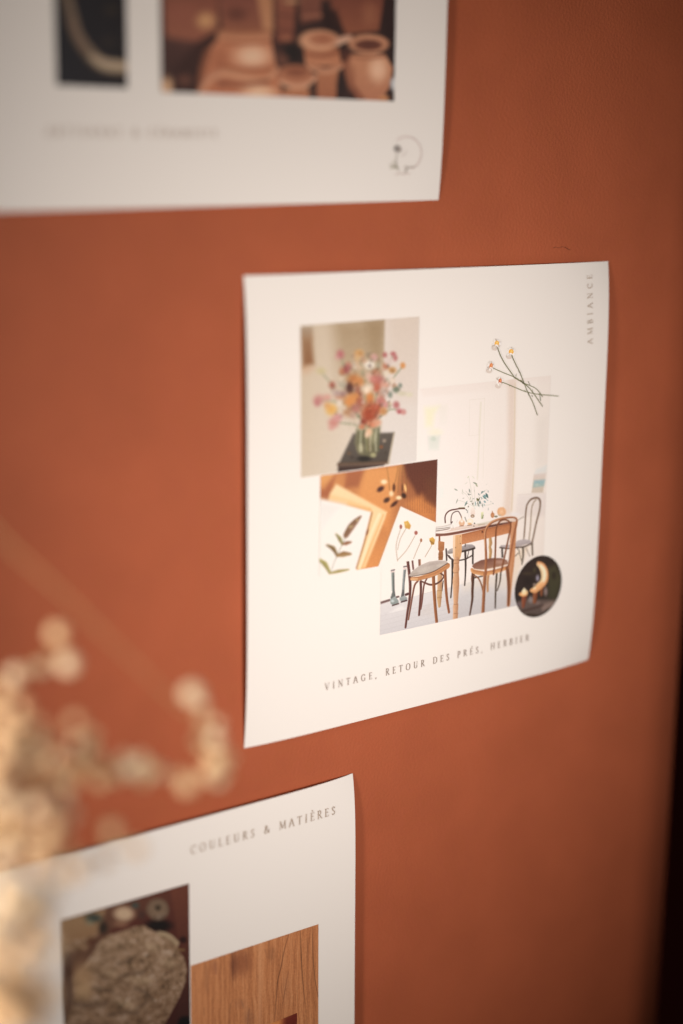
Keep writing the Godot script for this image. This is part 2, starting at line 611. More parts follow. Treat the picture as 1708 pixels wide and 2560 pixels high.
# ------------------------------------------------------------------ the wall
func wall_face(x0: float, x1: float, y0: float, y1: float) -> ArrayMesh:
	var st := SurfaceTool.new()
	st.begin(Mesh.PRIMITIVE_TRIANGLES)
	# outline seen from above: front face, a rounded outer corner, the end of the wall, its back
	var r := 0.07
	var t := 0.16
	var line := PackedVector2Array([Vector2(x0, 0)])
	for k in 9:
		var a := PI * 0.5 * k / 8.0
		line.append(Vector2(x1 - r + r * sin(a), -r + r * cos(a)))
	line.append(Vector2(x1, -t))
	line.append(Vector2(x0, -t))
	line.append(Vector2(x0, 0))
	var run := 0.0
	for i in line.size() - 1:
		var p := line[i]
		var q := line[i + 1]
		var next := run + p.distance_to(q)
		st.set_smooth_group(1 if i < 10 else i)
		for k in [[p, y1, run], [q, y1, next], [q, y0, next], [p, y1, run], [q, y0, next], [p, y0, run]]:
			st.set_uv(Vector2(k[2], -k[1]) / 0.36)
			st.add_vertex(Vector3(k[0].x, k[1], k[0].y))
		run = next
	st.generate_normals()
	st.generate_tangents()
	return st.commit()


func stipple() -> ImageTexture:
	var n := FastNoiseLite.new()
	n.seed = 21
	n.frequency = 0.2
	n.fractal_octaves = 3
	n.fractal_gain = 0.55
	return ImageTexture.create_from_image(n.get_seamless_image(1024, 1024, false, false, 0.1))


func mottle() -> ImageTexture:
	var n := FastNoiseLite.new()
	n.seed = 8
	n.frequency = 0.012
	n.fractal_octaves = 5
	var im := n.get_seamless_image(512, 512, false, false, 0.15)
	var base := Color(0.41, 0.110, 0.052)
	var out := Image.create_empty(512, 512, false, Image.FORMAT_RGB8)
	for y in 512:
		for x in 512:
			var k := 0.93 + 0.14 * im.get_pixel(x, y).r
			out.set_pixel(x, y, Color(base.r * k, base.g * k, base.b * k).linear_to_srgb())
	return ImageTexture.create_from_image(out)


func _ready() -> void:
	# ---- camera
	var cam := Camera3D.new()
	cam.name = "camera"
	cam.transform = Transform3D(Basis(Vector3(0.808711, 0.011147, 0.588101), Vector3(0.124446, 0.973945, -0.189590), Vector3(-0.574891, 0.226510, 0.786253)), Vector3(-0.339867, 0.048745, 0.533231))
	var lens := CameraAttributesPhysical.new()
	lens.frustum_focal_length = 36.0394
	lens.frustum_focus_distance = 0.7145
	lens.frustum_near = 0.02
	lens.frustum_far = 30.0
	lens.exposure_aperture = 1.35
	cam.attributes = lens
	add_child(cam)
	cam.current = true
	# ---- surroundings: an unlit room behind the camera
	var around := WorldEnvironment.new()
	around.name = "surroundings"
	var env := Environment.new()
	env.background_mode = Environment.BG_COLOR
	env.background_color = Color(0.09, 0.07, 0.065)
	env.tonemap_mode = Environment.TONE_MAPPER_LINEAR
	env.tonemap_exposure = 1.0
	env.sdfgi_enabled = true
	env.ssao_enabled = true
	env.ssil_enabled = true
	around.environment = env
	add_child(around)
	# ---- light
	var key := SpotLight3D.new()
	key.name = "unseen_soft_lamp"  # out of view; its soft narrow cone darkens the wall towards the corners
	key.light_color = Color(1.0, 0.95, 0.91)
	key.light_energy = 1.5
	key.light_size = 0.2
	key.spot_range = 6.0
	key.spot_attenuation = 2.0
	key.spot_angle = 15.6
	key.spot_angle_attenuation = 1.0
	key.shadow_enabled = true
	add_child(key)
	key.look_at_from_position(Vector3(0.24, -0.08, 1.08), Vector3(0.06, -0.125, 0.0))
	var low := AreaLight3D.new()
	low.name = "unseen_flower_light"  # unseen strip light at the left, placed to brighten the dried flowers
	low.area_size = Vector2(0.1, 0.6)
	low.light_color = Color(1.0, 0.935, 0.86)
	low.light_energy = 0.58
	low.shadow_enabled = true
	add_child(low)
	low.look_at_from_position(Vector3(-0.62, -0.1, 0.24), Vector3(-0.18, -0.22, 0.13))
	# ---- materials
	mats.paper = stuff(PAPER, 0.6, 0.35)
	mats.ink = stuff(Color(0.33, 0.26, 0.22), 0.8, 0.2)
	mats.ink_soft = stuff(Color(0.44, 0.35, 0.28), 0.8, 0.2)
	mats.ink_pale = stuff(Color(0.5, 0.4, 0.34), 0.8, 0.2)
	mats.straw = stuff(Color(0.88, 0.65, 0.41), 0.8, 0.3)
	mats.straw_pale = stuff(Color(0.9, 0.75, 0.55), 0.8, 0.3)
	for m in [mats.straw, mats.straw_pale]:
		m.backlight_enabled = true
		m.backlight = Color(0.6, 0.5, 0.34)
		m.cull_mode = BaseMaterial3D.CULL_DISABLED
	mats.stem = stuff(Color(0.5, 0.34, 0.17), 0.85, 0.3)
	mats.hair = stuff(Color(0.07, 0.025, 0.015), 0.5)
	mats.dark = stuff(Color(0.5, 0.11, 0.09), 0.8, 0.2)
	var wm := StandardMaterial3D.new()
	wm.albedo_texture = mottle()
	wm.roughness = 0.5
	wm.metallic_specular = 0.2
	wm.heightmap_enabled = true
	wm.heightmap_texture = stipple()
	wm.heightmap_scale = 0.016
	# ---- the setting
	var wall := part("wall", wall_face(-0.95, 0.322, -0.95, 0.75), wm)
	wall.set_meta("kind", "structure")
	# added box out of view, keeps the low left light off the wall
	var blocker_box := BoxMesh.new()
	blocker_box.size = Vector3(0.6, 1.7, 0.13)
	var blocker := part("added_light_blocker", blocker_box, wm)
	blocker.position = Vector3(-0.65, -0.1, 0.066)
	blocker.set_meta("kind", "structure")
	var beyond := BoxMesh.new()
	beyond.size = Vector3(3.0, 4.4, 0.1)
	var back := part("back_wall", beyond, mats.dark)
	back.position = Vector3(1.4, -0.7, -1.6)
	back.set_meta("kind", "structure")
	# ---- the middle board
	var poster := make_poster("mood_board", "whole white board titled ambiance, with bouquet, herbarium and dining room pictures", Vector2(-0.8, 0.3), Vector2(208.0, -0.2), Vector2(207.8, -202.8), Vector2(-1.4, -204.0), 2.8, 5.0, 0.4)
	mats.paper_hex = "eadfd3"
	var c := Canvas.new(100.4, 111.6, 6.6)
	c.fill("e9dace", "e6d6c7", "efe3da", "e3d1c2")
	c.poly("19.91,-0.33 99.67,0.2 99.88,3.74 57,4.29 22.13,3.67", "e5d3c5", "e6d5c7", 1.2, 0.7)
	c.poly("72.95,-0.48 78.14,-0.53 78.49,36.34 78.18,66.2 72.86,65.52 74.68,35.94", "dcc3b0", "dbc2ae", 2.2, 0.8)
	c.stroke("77.51,2.03 78.49,36.34 78.15,63.13", "0.82 0.83 0.84", "d6bd9f", "d6bd9f", 1, 0.8)
	c.poly("78.56,2.11 91.45,2.22 93.75,56 80.62,55.78", "e9dbcd", "e8dacc", 2.5, 0.7)
	c.poly("92.46,20.84 98.42,20.49 98.47,42.95 93.02,42.35", "dccebf", "dccec0", 5, 0.6)
	c.stroke("49.33,7.51 58.83,7.66", "0.26 0.26", "dccdbc", "dccdbc", 0.5, 0.6)
	c.stroke("58.71,7.43 59.39,45.29", "0.4 0.4", "dfd0bf", "dfd0bf", 0.6, 0.7)
	c.stroke("56.65,9.41 55.88,45.33", "0.91 0.92", "dccfb9", "dccfb9", 0.8, 0.7)
	c.stroke("49.68,7.97 49.98,24.27", "0.28 0.28", "dccdbc", "dccdbc", 0.5, 0.6)
	c.stroke("56.07,8.93 55.59,24.39", "0.28 0.29", "dccdbc", "dccdbc", 0.5, 0.6)
	c.stroke("49.98,24.27 55.59,24.39", "0.22 0.22", "dccdbc", "dccdbc", 0.5, 0.6)
	c.poly("23.08,8.87 31.64,8.98 28.78,12.09 27.89,17.9 23.87,17.53", "e6dcb4", "e8deb6", 2.2, 0.8)
	c.poly("30.83,8.91 36.21,8.53 36.28,18.26 32.2,17.88", "e2d5c4", "e4d8ca", 1.5, 0.6)
	c.blob("29.59,20.6 5.97,0.57 0.08,2.55", "e8debe", "e8debe", 1, 0.7)
	c.poly("25.35,22.3 32.35,22.56 32.03,29.33 25.81,28.69", "cfcdbc", "d9d5c6", 1.6, 0.8)
	c.blob("28.6,23.47 2.16,0.21 0.05,1.7", "bfc4b0", "bfc4b0", 1, 0.6)
	c.poly("32.32,46.51 35.87,46.49 35.79,52.11 31.96,52.07", "dedad2", "dedad2", 1.2, 0.7)
	c.poly("91.77,47.17 99.93,47.41 98.34,57.01 90.76,56.32", "d8c4b6", "c9b49c", 0.6, 1)
	c.poly("93.16,45.07 100.32,43.6 99.93,47.41 92.09,47.43", "cfd2cc", "d2cdc4", 1.2, 0.6)
	c.poly("92.25,50.39 99.51,50.77 98.77,53.87 91.52,53.7", "94b0b0", "a3b3a8", 0.8, 1)
	c.blob("94.17,52.65 2.43,0.28 0.05,0.91", "b9bfae", "b9bfae", 1, 0.8)
	c.poly("81.83,56.38 101.12,57.8 100.84,69.14 80.55,66.51", "ddcdc2", "dccabd", 1.5, 0.8)
	c.stroke("81.82,56.15 100.5,57.63", "0.23 0.23", "cdbcae", "cdbcae", 0.5, 0.6)
	c.stroke("30.86,57.41 42.79,57.35", "0.2 0.2", "d8cdc6", "d8cdc6", 0.5, 0.8)
	c.stroke("30.98,61.29 40.45,61.06", "0.2 0.21", "d0c8c2", "d0c8c2", 0.5, 0.8)
	c.poly("30.82,56.2 42.77,56.74 55.27,57.32 58.51,59.2 58.86,67.64 31.09,64.68", "e7ddd4", "ece2d9", 2, 0.6)
	c.poly("-0.99,97.04 5.14,96.73 22.12,96.25 30.32,95.85 43.24,95.5 60.05,94.49 86.21,93.92 87.24,114.24 43.85,112.75 -0.68,112.12", "d8cdc5", "c9bfba", 0.5, 1)
	c.poly("48.6,94.87 82.55,94.29 82.96,102.57 60.04,102.48 48.82,100.66", "dccbb9", "d4c5b8", 2.5, 0.8)
	c.poly("44.53,112.52 44.07,99.9 63.07,97.9 83.2,107.51 83.52,114.03", "c9c0ba", "beb3ad", 3, 0.8)
	c.poly("78.13,84.96 90.86,81.68 85.79,92.47 82.21,100.91 79.12,105.56", "e3c9ae", "dfc9b4", 2.5, 0.8)
	c.poly("5.56,102.01 15.06,101.9 12.62,100.03 10.24,99.88", "e6dcd2", "e6dcd2", 1.2, 0.7)
	c.stroke("-0.29,102.72 16.86,102.2 43.47,101.9", "0.13 0.13 0.13", "b9aeaa", "b9aeaa", 0.4, 0.5)
	c.stroke("-0.25,105.03 16.92,104.47 43.54,103.91", "0.13 0.13 0.13", "b9aeaa", "b9aeaa", 0.4, 0.5)
	c.stroke("-0.2,107.34 16.98,106.74 43.61,105.93", "0.13 0.13 0.14", "b9aeaa", "b9aeaa", 0.4, 0.5)
	c.stroke("-0.15,109.66 17.04,109.02 43.68,107.95", "0.13 0.13 0.14", "b9aeaa", "b9aeaa", 0.4, 0.5)
	c.stroke("-0.1,111.98 17.1,111.3 43.76,109.97", "0.13 0.13 0.14", "b9aeaa", "b9aeaa", 0.4, 0.5)
	c.stroke("22.12,96.25 30.32,95.85", "0.16 0.16", "b8a79c", "b8a79c", 0.3, 0.7)
	c.poly("23.85,103.62 28.97,101.51 32.26,108.76 23.02,106.44", "c8b8ac", "cfc2b8", 2, 0.5)
	c.stroke("-0.13,96.42 5.12,95.93", "1.2 1.21", "8a6b64", "6b4c46", 0.35, 1)
	c.stroke("8.94,95.17 10.42,95.09", "0.89 0.89", "6a4a44", "6a4a44", 0.27, 1)
	c.stroke("14.57,94.86 15.83,94.7", "1.24 1.24", "5f3a36", "5f3a36", 0.35, 1)
	c.poly("5.86,82.97 7.62,83.12 7.96,91.25 8.57,94.74 6,95.78 5.69,94.76 6.69,92.26", "84897f", "6a6a64", 0.3, 1)
	c.stroke("7.33,83.44 7.72,91.22 8.18,94.44", "0.59 0.6 0.59", "625c58", "625c58", 0.4, 0.8)
	c.stroke("6.08,83.73 6.55,91.51", "0.47 0.48", "99a298", "99a298", 0.5, 0.8)
	c.poly("5.35,95.67 8.33,94.58 10.1,96.57 10.55,97.98 7.25,98.7 5.9,97.82", "a2a59e", "868a82", 0.3, 1)
	c.stroke("6.9,98.79 10.5,98.46", "0.63 0.64", "5f453f", "5f453f", 0.19, 1)
	c.blob("6.91,96.65 1.33,0.22 0.02,0.85", "c8cdc6", "c8cdc6", 0.8, 0.8)
	c.stroke("5.83,82.06 7.68,82", "0.61 0.61", "6b5a5a", "6b5a5a", 0.18, 1)
	c.stroke("5.85,82.78 7.61,82.76", "0.56 0.56", "dcc0b2", "dcc0b2", 0.18, 1)
	c.poly("12.78,82.82 14.47,82.79 13.73,89.74 13.75,95.34 11.62,95.72 12.21,93.14", "7b7a76", "66625e", 0.3, 1)
	c.stroke("13.08,83.11 12.86,92.03", "0.54 0.55", "a9b0aa", "a9b0aa", 0.5, 0.7)
	c.poly("10.73,95.7 13.75,95.22 15.36,96.33 15.3,97.54 12.56,97.82 11.3,97.13", "a6a6a0", "888a84", 0.3, 1)
	c.stroke("11.97,97.97 15.25,97.73", "0.69 0.69", "54393a", "54393a", 0.21, 1)
	c.stroke("12.89,81.39 14.58,81.35", "0.61 0.61", "695856", "695856", 0.18, 1)
	c.stroke("12.91,82.24 14.54,82.24", "0.56 0.56", "d9bcae", "d9bcae", 0.18, 1)
	c.stroke("9.05,87.56 10.39,94.07", "1.17 1.17", "eee6dd", "eee6dd", 1, 0.6)
	c.stroke("37.01,63.77 36.78,61.31 37.63,59.48 39.75,58.42 42.82,58.28 45.92,58.3 48.58,58.64", "0.74 0.75 0.74 0.66 0.61 0.6 0.59", "7a4438", "522a22", 0.2, 1)
	c.stroke("44.97,57.87 48.41,58.18", "0.45 0.45", "7a7048", "7a7048", 0.2, 0.8)
	c.stroke("40.41,64.22 40.49,62.04 41.19,60.18 42.86,59.42 44.73,59.54 46.03,61.17 46.86,62.75", "0.6 0.6 0.59 0.51 0.46 0.54 0.55", "7d6058", "64463e", 0.18, 1)
	c.stroke("40.58,64.61 41.18,64.08", "0.68 0.68", "5a443c", "5a443c", 0.2, 1)
	c.poly("47.45,76.69 50.41,76.11 53.9,76.68 55.91,77.88 55.3,78.54 47.53,78.85", "a89c98", "94847e", 0.25, 1)
	c.stroke("47.45,79.23 52.1,79.08 55.56,78.75", "0.9 0.91 0.93", "55443c", "3a2c26", 0.27, 1)
	c.stroke("54.47,79.05 54.65,86.05", "1.03 1.03", "42332b", "42332b", 0.31, 1)
	c.stroke("46.44,83.29 50.36,83.17 54.48,81.91", "0.64 0.67 0.7", "4a3a33", "4a3a33", 0.2, 1)
	c.stroke("50.99,83.14 51.87,79.79", "0.49 0.49", "4c3c34", "4c3c34", 0.18, 1)
	c.stroke("49.61,75.88 49.56,76.98", "0.64 0.64", "6a554c", "6a554c", 0.19, 1)
	c.stroke("49.69,79.6 50.21,85.89 50.23,91.37 49.97,95.96", "1.27 1.15 0.91 0.78", "55403a", "3a2a24", 0.31, 1)
	c.stroke("41.82,82.17 42.08,92.11 41.6,100.69", "1.01 0.83 0.64", "4a3a33", "332722", 0.25, 1)
	c.stroke("39.63,80 41.24,81.71 42.52,82.76", "0.63 0.62 0.61", "4a3a33", "4a3a33", 0.19, 1)
	c.stroke("41.62,74.76 41.55,77.2", "0.63 0.63", "5a463e", "5a463e", 0.19, 1)
	c.poly("39.84,76.96 42,76.77 42.09,79.25 39.91,79.18", "a89c94", "9a8c84", 0.3, 1)
	c.stroke("37.92,76.54 38.48,82.02", "0.93 0.93", "6a5650", "463630", 0.28, 1)
	c.stroke("38.7,79.35 40.31,81.31 42.53,82.67", "0.54 0.51 0.49", "5f4a44", "5f4a44", 0.18, 1)
	c.stroke("42.4,82.6 42.23,91.73 41.67,100.66", "0.89 0.77 0.71", "4f423c", "332a26", 0.24, 1)
	c.stroke("36.71,91.87 36.12,96.48", "0.64 0.64", "4f3c34", "4f3c34", 0.19, 1)
	c.poly("38.63,77.5 41.88,77.35 41.94,79.2 38.84,79", "b0a49c", "8c7d74", 0.3, 1)
	c.stroke("82.68,68.61 86.34,67.45", "0.43 0.43", "a3907e", "a3907e", 0.18, 1)
	c.stroke("86.81,79.66 87.25,71.71 87.56,64.92 88.28,61.61 90.57,59.51 93.85,59.07 96.02,60.06 96.79,61.98 96.47,65.6 94.68,71.55 93.12,78.24 92.39,81.59 92.99,87.22", "0.8 0.86 0.92 0.92 0.95 0.92 1.02 1.1 1.06 1 0.94 0.99 0.86", "8a6a4c", "644630", 0.29, 1)
	c.stroke("90.27,79.68 90.93,72.2 91.27,64.25 92.46,61.22 93.91,60.03", "0.62 0.62 0.62 0.62 0.6", "a88c6c", "86694c", 0.18, 1)
	c.poly("81.46,80.05 82.59,78.84 86.77,78.78 91.03,79.79 91.86,81.28 85.72,81.8 81.25,81.97 71.75,80.73 71.99,79.63 79.1,80.41", "b9a9a4", "ab9a94", 0.35, 1)
	c.stroke("71.45,80.69 76.81,81.95 82.76,82.29 87.56,82.52 92.09,81.55", "0.67 0.6 0.67 0.76 0.75", "5f473c", "4a352c", 0.21, 1)
	c.stroke("72.91,81.8 73.29,85.5", "1.19 1.19", "52423a", "3c3028", 0.35, 1)
	c.stroke("86.54,83.06 86.75,87.23 86.2,91.18", "1.28 1.11 0.75", "6a5a44", "463a2c", 0.31, 1)
	c.stroke("92.49,81.6 92.95,87.44", "0.98 0.99", "64503c", "64503c", 0.3, 1)
	c.stroke("82.78,82.76 84.23,84.8 80.88,86.61", "0.43 0.5 0.46", "6a5844", "6a5844", 0.18, 1)
	c.stroke("84.23,84.8 85.81,89.4", "0.44 0.44", "7a6854", "7a6854", 0.18, 1)
	c.stroke("88.5,83.34 91.15,87.87", "0.42 0.42", "8a7460", "8a7460", 0.18, 1)
	c.stroke("64.98,74.79 65.43,77.85 65.02,79.55 65.6,81.64 65.41,84.63", "1.61 2.1 1.44 1.96 1.72", "d0a36c", "a87840", 0.35, 1)
	c.stroke("64.57,93.58 64.32,96.82 64.57,101.17", "1.8 1.52 1.32", "cf9c70", "ad7850", 0.35, 1)
	c.poly("34.16,69.95 42.33,70.54 42.56,76.95 37.28,76.2 36.71,72.99 34.08,72.13", "ecd8c9", "ecdccf", 0.3, 1)
	c.stroke("33.69,69.6 33.77,72.21", "0.99 0.99", "a5663f", "8a4f30", 0.3, 1)
	c.poly("33.09,72 36.81,73.05 36.75,76.91 33.15,76.39", "bf7c48", "a5683a", 0.2, 1)
	c.poly("32.98,75.59 36.68,76.12 36.01,77.49 36.29,79.25 36.06,81.62 33.47,81.24 33.38,78.58 33.7,77.16", "b27444", "99602f", 0.2, 1)
	c.stroke("33.27,77.88 36.13,78.09", "0.23 0.23", "80491f", "80491f", 0.2, 0.7)
	c.stroke("33.29,78.52 36.15,78.73", "0.23 0.23", "80491f", "80491f", 0.2, 0.7)
	c.stroke("33.33,79.92 36.2,80.14", "0.23 0.23", "80491f", "80491f", 0.2, 0.7)
	c.stroke("34.67,88.1 34.68,93.03 34.69,96", "3.01 2.89 2.71", "d3a478", "b3825a", 0.35, 1)
	c.stroke("34.64,96.36 34.59,99.45", "3.16 3.03", "d3a878", "b58a5e", 0.35, 1)
	c.stroke("34.6,99.83 34.82,103.72", "2.82 1.57", "d3a878", "b08258", 0.35, 1)
	c.stroke("33.24,96.02 36.03,96.31", "0.25 0.25", "9a6c44", "9a6c44", 0.2, 0.8)
	c.stroke("33.35,99.45 36.14,99.76", "0.25 0.25", "9a6c44", "9a6c44", 0.2, 0.8)
	c.stroke("80.04,68.54 79.42,87.69 78.75,97.8 78.35,110.33", "4.03 3.73 3.06 2.26", "d09268", "c07f4e", 0.35, 1)
	c.poly("47.23,70.74 61.89,70.01 78.54,69.47 78.28,74.35 68.53,74.83 62.11,75.14 47.41,75.77", "b8703f", "cf8a58", 0.2, 1)
	c.stroke("47.42,71.63 61.92,70.88 77.77,70.5", "0.16 0.13 0.11", "9f5a30", "9f5a30", 0.2, 0.45)
	c.stroke("47.44,72.27 61.95,71.53 77.8,71.06", "0.16 0.13 0.11", "9f5a30", "9f5a30", 0.2, 0.45)
	c.stroke("47.46,72.91 61.98,72.18 77.82,71.62", "0.16 0.13 0.11", "9f5a30", "9f5a30", 0.2, 0.45)
	c.stroke("47.49,73.56 62.01,72.83 77.85,72.18", "0.16 0.13 0.11", "9f5a30", "9f5a30", 0.2, 0.45)
	c.stroke("47.51,74.2 62.04,73.49 77.88,72.73", "0.16 0.13 0.11", "9f5a30", "9f5a30", 0.2, 0.45)
	c.stroke("47.54,74.85 62.06,74.14 77.9,73.29", "0.16 0.13 0.11", "9f5a30", "9f5a30", 0.2, 0.45)
	c.stroke("47.56,75.49 62.09,74.79 77.93,73.85", "0.16 0.13 0.11", "9f5a30", "9f5a30", 0.2, 0.45)
	c.blob("60.03,71.37 0.77,0.1 0.03,0.75", "5a3020", "5a3020", 0.7, 0.8)
	c.stroke("47.4,71.13 61.91,70.43 77.75,70.05", "0.26 0.27 0.27", "8a4f30", "8a4f30", 0.3, 0.6)
	c.poly("30.89,67.85 31.02,67.34 36.97,66.93 46.23,66.7 55.65,66.72 68.42,66.54 77.12,66.55 81.46,66.61 81.58,69.14 62.09,68.69 49.42,68.48 40.1,68.45", "e0c8b6", "d4b8a4", 0.3, 1)
	c.stroke("31.16,68.86 35.52,69.41 40.14,69.68 49.47,69.64 58.93,69.44 68.54,69.23 78.3,69.27", "1.42 1.24 1.33 1.35 1.21 1.06 0.9", "96604c", "693b2e", 0.35, 1)
	c.stroke("31.06,68.44 37.04,69.03 46.32,69.12", "0.25 0.25 0.26", "c59a80", "c59a80", 0.2, 0.8)
	c.stroke("63.72,69.53 72.43,69.32", "0.58 0.59", "4f332c", "4f332c", 0.3, 0.7)
	c.poly("41.97,70.63 47.38,70.71 47.58,79.3 46.92,81.8 46.34,83.13 43.02,82.64 42.19,80.5", "dca673", "cf9964", 0.2, 1)
	c.poly("41.97,70.63 43.33,70.63 43.48,79.94 43.13,82.48 42.19,80.5", "ecc9a6", "e6bd96", 0.2, 0.9)
	c.stroke("44.46,82.8 44.44,84.04 44.47,85.03 44.46,86.27 44.44,87.51 44.56,89.06 44.56,90.75 44.49,92.48 44.65,95 44.72,98.75 44.76,103.26 44.74,104.51 44.76,105.14 44.79,107.53 44.75,108.15 44.79,109.29 44.75,111.8", "3.19 3.56 2.93 3.45 3.94 3.05 3.46 4.02 3.89 3.46 2.7 2.38 3.28 3.09 2.58 3.09 2.97", "dfae84", "b57c52", 0.2, 1)
	c.stroke("42.55,82.65 45.99,82.95", "0.25 0.25", "95643f", "95643f", 0.2, 0.8)
	c.stroke("42.61,84.23 46.05,84.55", "0.25 0.25", "95643f", "95643f", 0.2, 0.8)
	c.stroke("42.93,88.89 46.06,89.17", "0.25 0.26", "95643f", "95643f", 0.2, 0.8)
	c.stroke("43.73,104.47 46.38,104.71", "0.26 0.26", "95643f", "95643f", 0.2, 0.8)
	c.stroke("43.8,109 46.65,109.28", "0.26 0.26", "95643f", "95643f", 0.2, 0.8)
	c.blob("46.48,71.62 0.28,0.04 0.01,0.25", "5f3a22", "5f3a22", 0.35, 1)
	c.blob("46.61,75.21 0.28,0.04 0.01,0.25", "5f3a22", "5f3a22", 0.35, 1)
	c.blob("43.71,76.77 0.28,0.04 0.01,0.25", "5f3a22", "5f3a22", 0.35, 1)
	c.stroke("44.61,71.73 44.61,80.11", "0.16 0.16", "b98a58", "b98a58", 0.2, 0.7)
	c.stroke("45.87,71.91 45.83,79.29", "0.16 0.16", "b98a58", "b98a58", 0.2, 0.6)
	c.stroke("31.12,65.46 36.31,65.62 40.76,65.24", "0.85 0.87 0.9", "dfd3c7", "cbb9aa", 0.26, 1)
	c.stroke("31.08,66.14 36.34,66.4 40.02,66.36", "0.35 0.35 0.36", "8f7b6e", "8f7b6e", 0.18, 1)
	c.stroke("31.11,67.01 35.75,67.13 39.8,67.07", "0.35 0.36 0.36", "7d665a", "7d665a", 0.18, 1)
	c.stroke("31.8,67.74 37.91,67.66 40.21,67.32", "0.61 0.62 0.65", "efe4da", "d9c6b8", 0.19, 1)
	c.blob("42.31,65.57 1.71,0.23 0.06,1.72", "e9dfd6", "e9dfd6", 0.5, 0.8)
	c.stroke("41.7,65.85 41.91,67.35", "0.19 0.19", "b0a298", "b0a298", 0.18, 1)
	c.stroke("43.98,64.69 44.25,63.5", "0.22 0.22", "bdb2a8", "bdb2a8", 0.18, 1)
	c.stroke("48.9,62.89 49.92,64.98", "0.59 0.59", "8f887a", "8f887a", 0.3, 0.8)
	c.blob("47.05,65.29 2.07,0.27 0.06,1.68", "e3b896", "d9a67c", 0.35, 1)
	c.blob("47.02,64.48 1.57,0.21 0.03,0.89", "f0dfcd", "f0dfcd", 0.9, 0.9)
	c.stroke("45.76,66.64 48.11,66.85", "0.32 0.32", "8f5236", "8f5236", 0.18, 1)
	c.stroke("46.85,62.25 47.13,63.88", "0.34 0.34", "c99a6a", "c99a6a", 0.18, 1)
	c.stroke("46.15,64.49 46.09,66.19", "0.19 0.19", "c98f64", "c98f64", 0.2, 0.6)
	c.stroke("47.87,64.71 48.16,66.47", "0.19 0.19", "c98f64", "c98f64", 0.2, 0.6)
	c.poly("51.42,59.29 51.58,57.89 54.34,57.75 56.46,59.44 58.19,59.16 59.11,66.19 55.64,66.52 54.35,64.21", "f0e5da", "e6dacd", 0.3, 1)
	c.poly("52.15,58.04 54.92,58.14 55.16,62.34 52.31,61.98", "eadacb", "e0c6b4", 0.3, 1)
	c.stroke("50.95,59.23 51.35,63.21", "0.32 0.32", "cfc4b8", "cfc4b8", 0.3, 0.6)
	c.blob("52.19,65.28 2.28,0.3 0.06,1.58", "f0e4d2", "e6cfae", 0.35, 1)
	c.blob("51.92,66.43 1.64,0.22 0.03,0.74", "dda874", "dda874", 0.8, 1)
	c.stroke("50.62,67.04 53.33,67.11", "0.26 0.26", "6b4636", "6b4636", 0.18, 1)
	c.blob("54.95,66.58 0.48,0.06 0.02,0.4", "6d6660", "6d6660", 0.35, 1)
	c.blob("54.62,67.87 0.51,0.07 0.01,0.25", "6d6660", "6d6660", 0.35, 1)
	c.blob("53.6,62.88 1.39,0.18 0.04,0.89", "a08066", "8f6c50", 0.35, 1)
	c.blob("53.54,62.95 0.82,0.11 0.02,0.49", "c9ae96", "c9ae96", 0.35, 1)
	c.poly("55.34,66.93 58.81,66.6 66.32,66.44 62.38,67.99 57.6,68.02", "ddd0be", "c6b59e", 0.3, 1)
	c.stroke("57.27,67.63 61.41,67.73", "0.26 0.26", "a98e72", "a98e72", 0.3, 0.8)
	c.stroke("55.65,66.82 59.13,66.69 65.2,66.54", "0.16 0.16 0.16", "f2ece2", "f2ece2", 0.2, 0.8)
	c.poly("58.77,61.7 60.36,61.65 60.34,64.99 59,64.94", "ddd6a8", "a8a878", 0.4, 1)
	c.stroke("60.33,63.38 59.7,64.91", "0.39 0.39", "7d7d5c", "7d7d5c", 0.18, 1)
	c.blob("66.12,64.08 1.36,0.18 0.07,1.5", "cf9160", "b57444", 0.35, 1)
	c.stroke("65.81,62.1 66.23,63.64", "0.44 0.44", "b5744a", "b5744a", 0.18, 1)
	c.blob("71.82,63.12 3.2,0.41 0.12,2.51", "eab98c", "dca06e", 0.35, 1)
	c.stroke("69.78,61.12 69.6,64.08", "0.3 0.3", "cf9566", "cf9566", 0.4, 0.6)
	c.stroke("72.69,60.98 73.5,64.33", "0.29 0.29", "cf9566", "cf9566", 0.4, 0.6)
	c.blob("68.35,65.04 1.23,0.16 0.02,0.5", "7d7558", "7d7558", 0.35, 1)
	c.blob("70.59,64.71 1.3,0.17 0.02,0.45", "b5a488", "b5a488", 0.6, 0.8)
	c.blob("80.48,65.58 4.98,0.64 0.07,1.52", "e0d3cb", "e0d3cb", 1, 0.8)
	c.stroke("53.73,58.11 54.56,53.8 53.99,48.85", "0.19 0.19 0.19", "b7b6a0", "b7b6a0", 0.2, 0.8)
	c.stroke("53.73,58.11 51.31,52.43 50.84,49.94", "0.18 0.18 0.19", "b7b6a0", "b7b6a0", 0.2, 0.8)
	c.stroke("54.36,58.19 58.36,55.74 60.85,54.57", "0.18 0.18 0.18", "b7b6a0", "b7b6a0", 0.2, 0.8)
	c.stroke("54.04,58.15 49.43,52.21 47.19,50.72", "0.17 0.16 0.15", "b7b6a0", "b7b6a0", 0.2, 0.8)
	c.stroke("54.2,58.17 58.24,52.78 61.98,51.26", "0.19 0.19 0.18", "b7b6a0", "b7b6a0", 0.2, 0.8)
	c.stroke("53.88,58.13 46.41,54.76 43.61,54.41", "0.14 0.14 0.15", "b7b6a0", "b7b6a0", 0.2, 0.8)
	c.stroke("54.36,58.19 62.62,58.73 65.8,58.38", "0.15 0.15 0.16", "b7b6a0", "b7b6a0", 0.2, 0.8)
	c.stroke("54.04,58.15 51.77,48.35 50.67,44.09", "0.19 0.19 0.18", "b7b6a0", "b7b6a0", 0.2, 0.8)
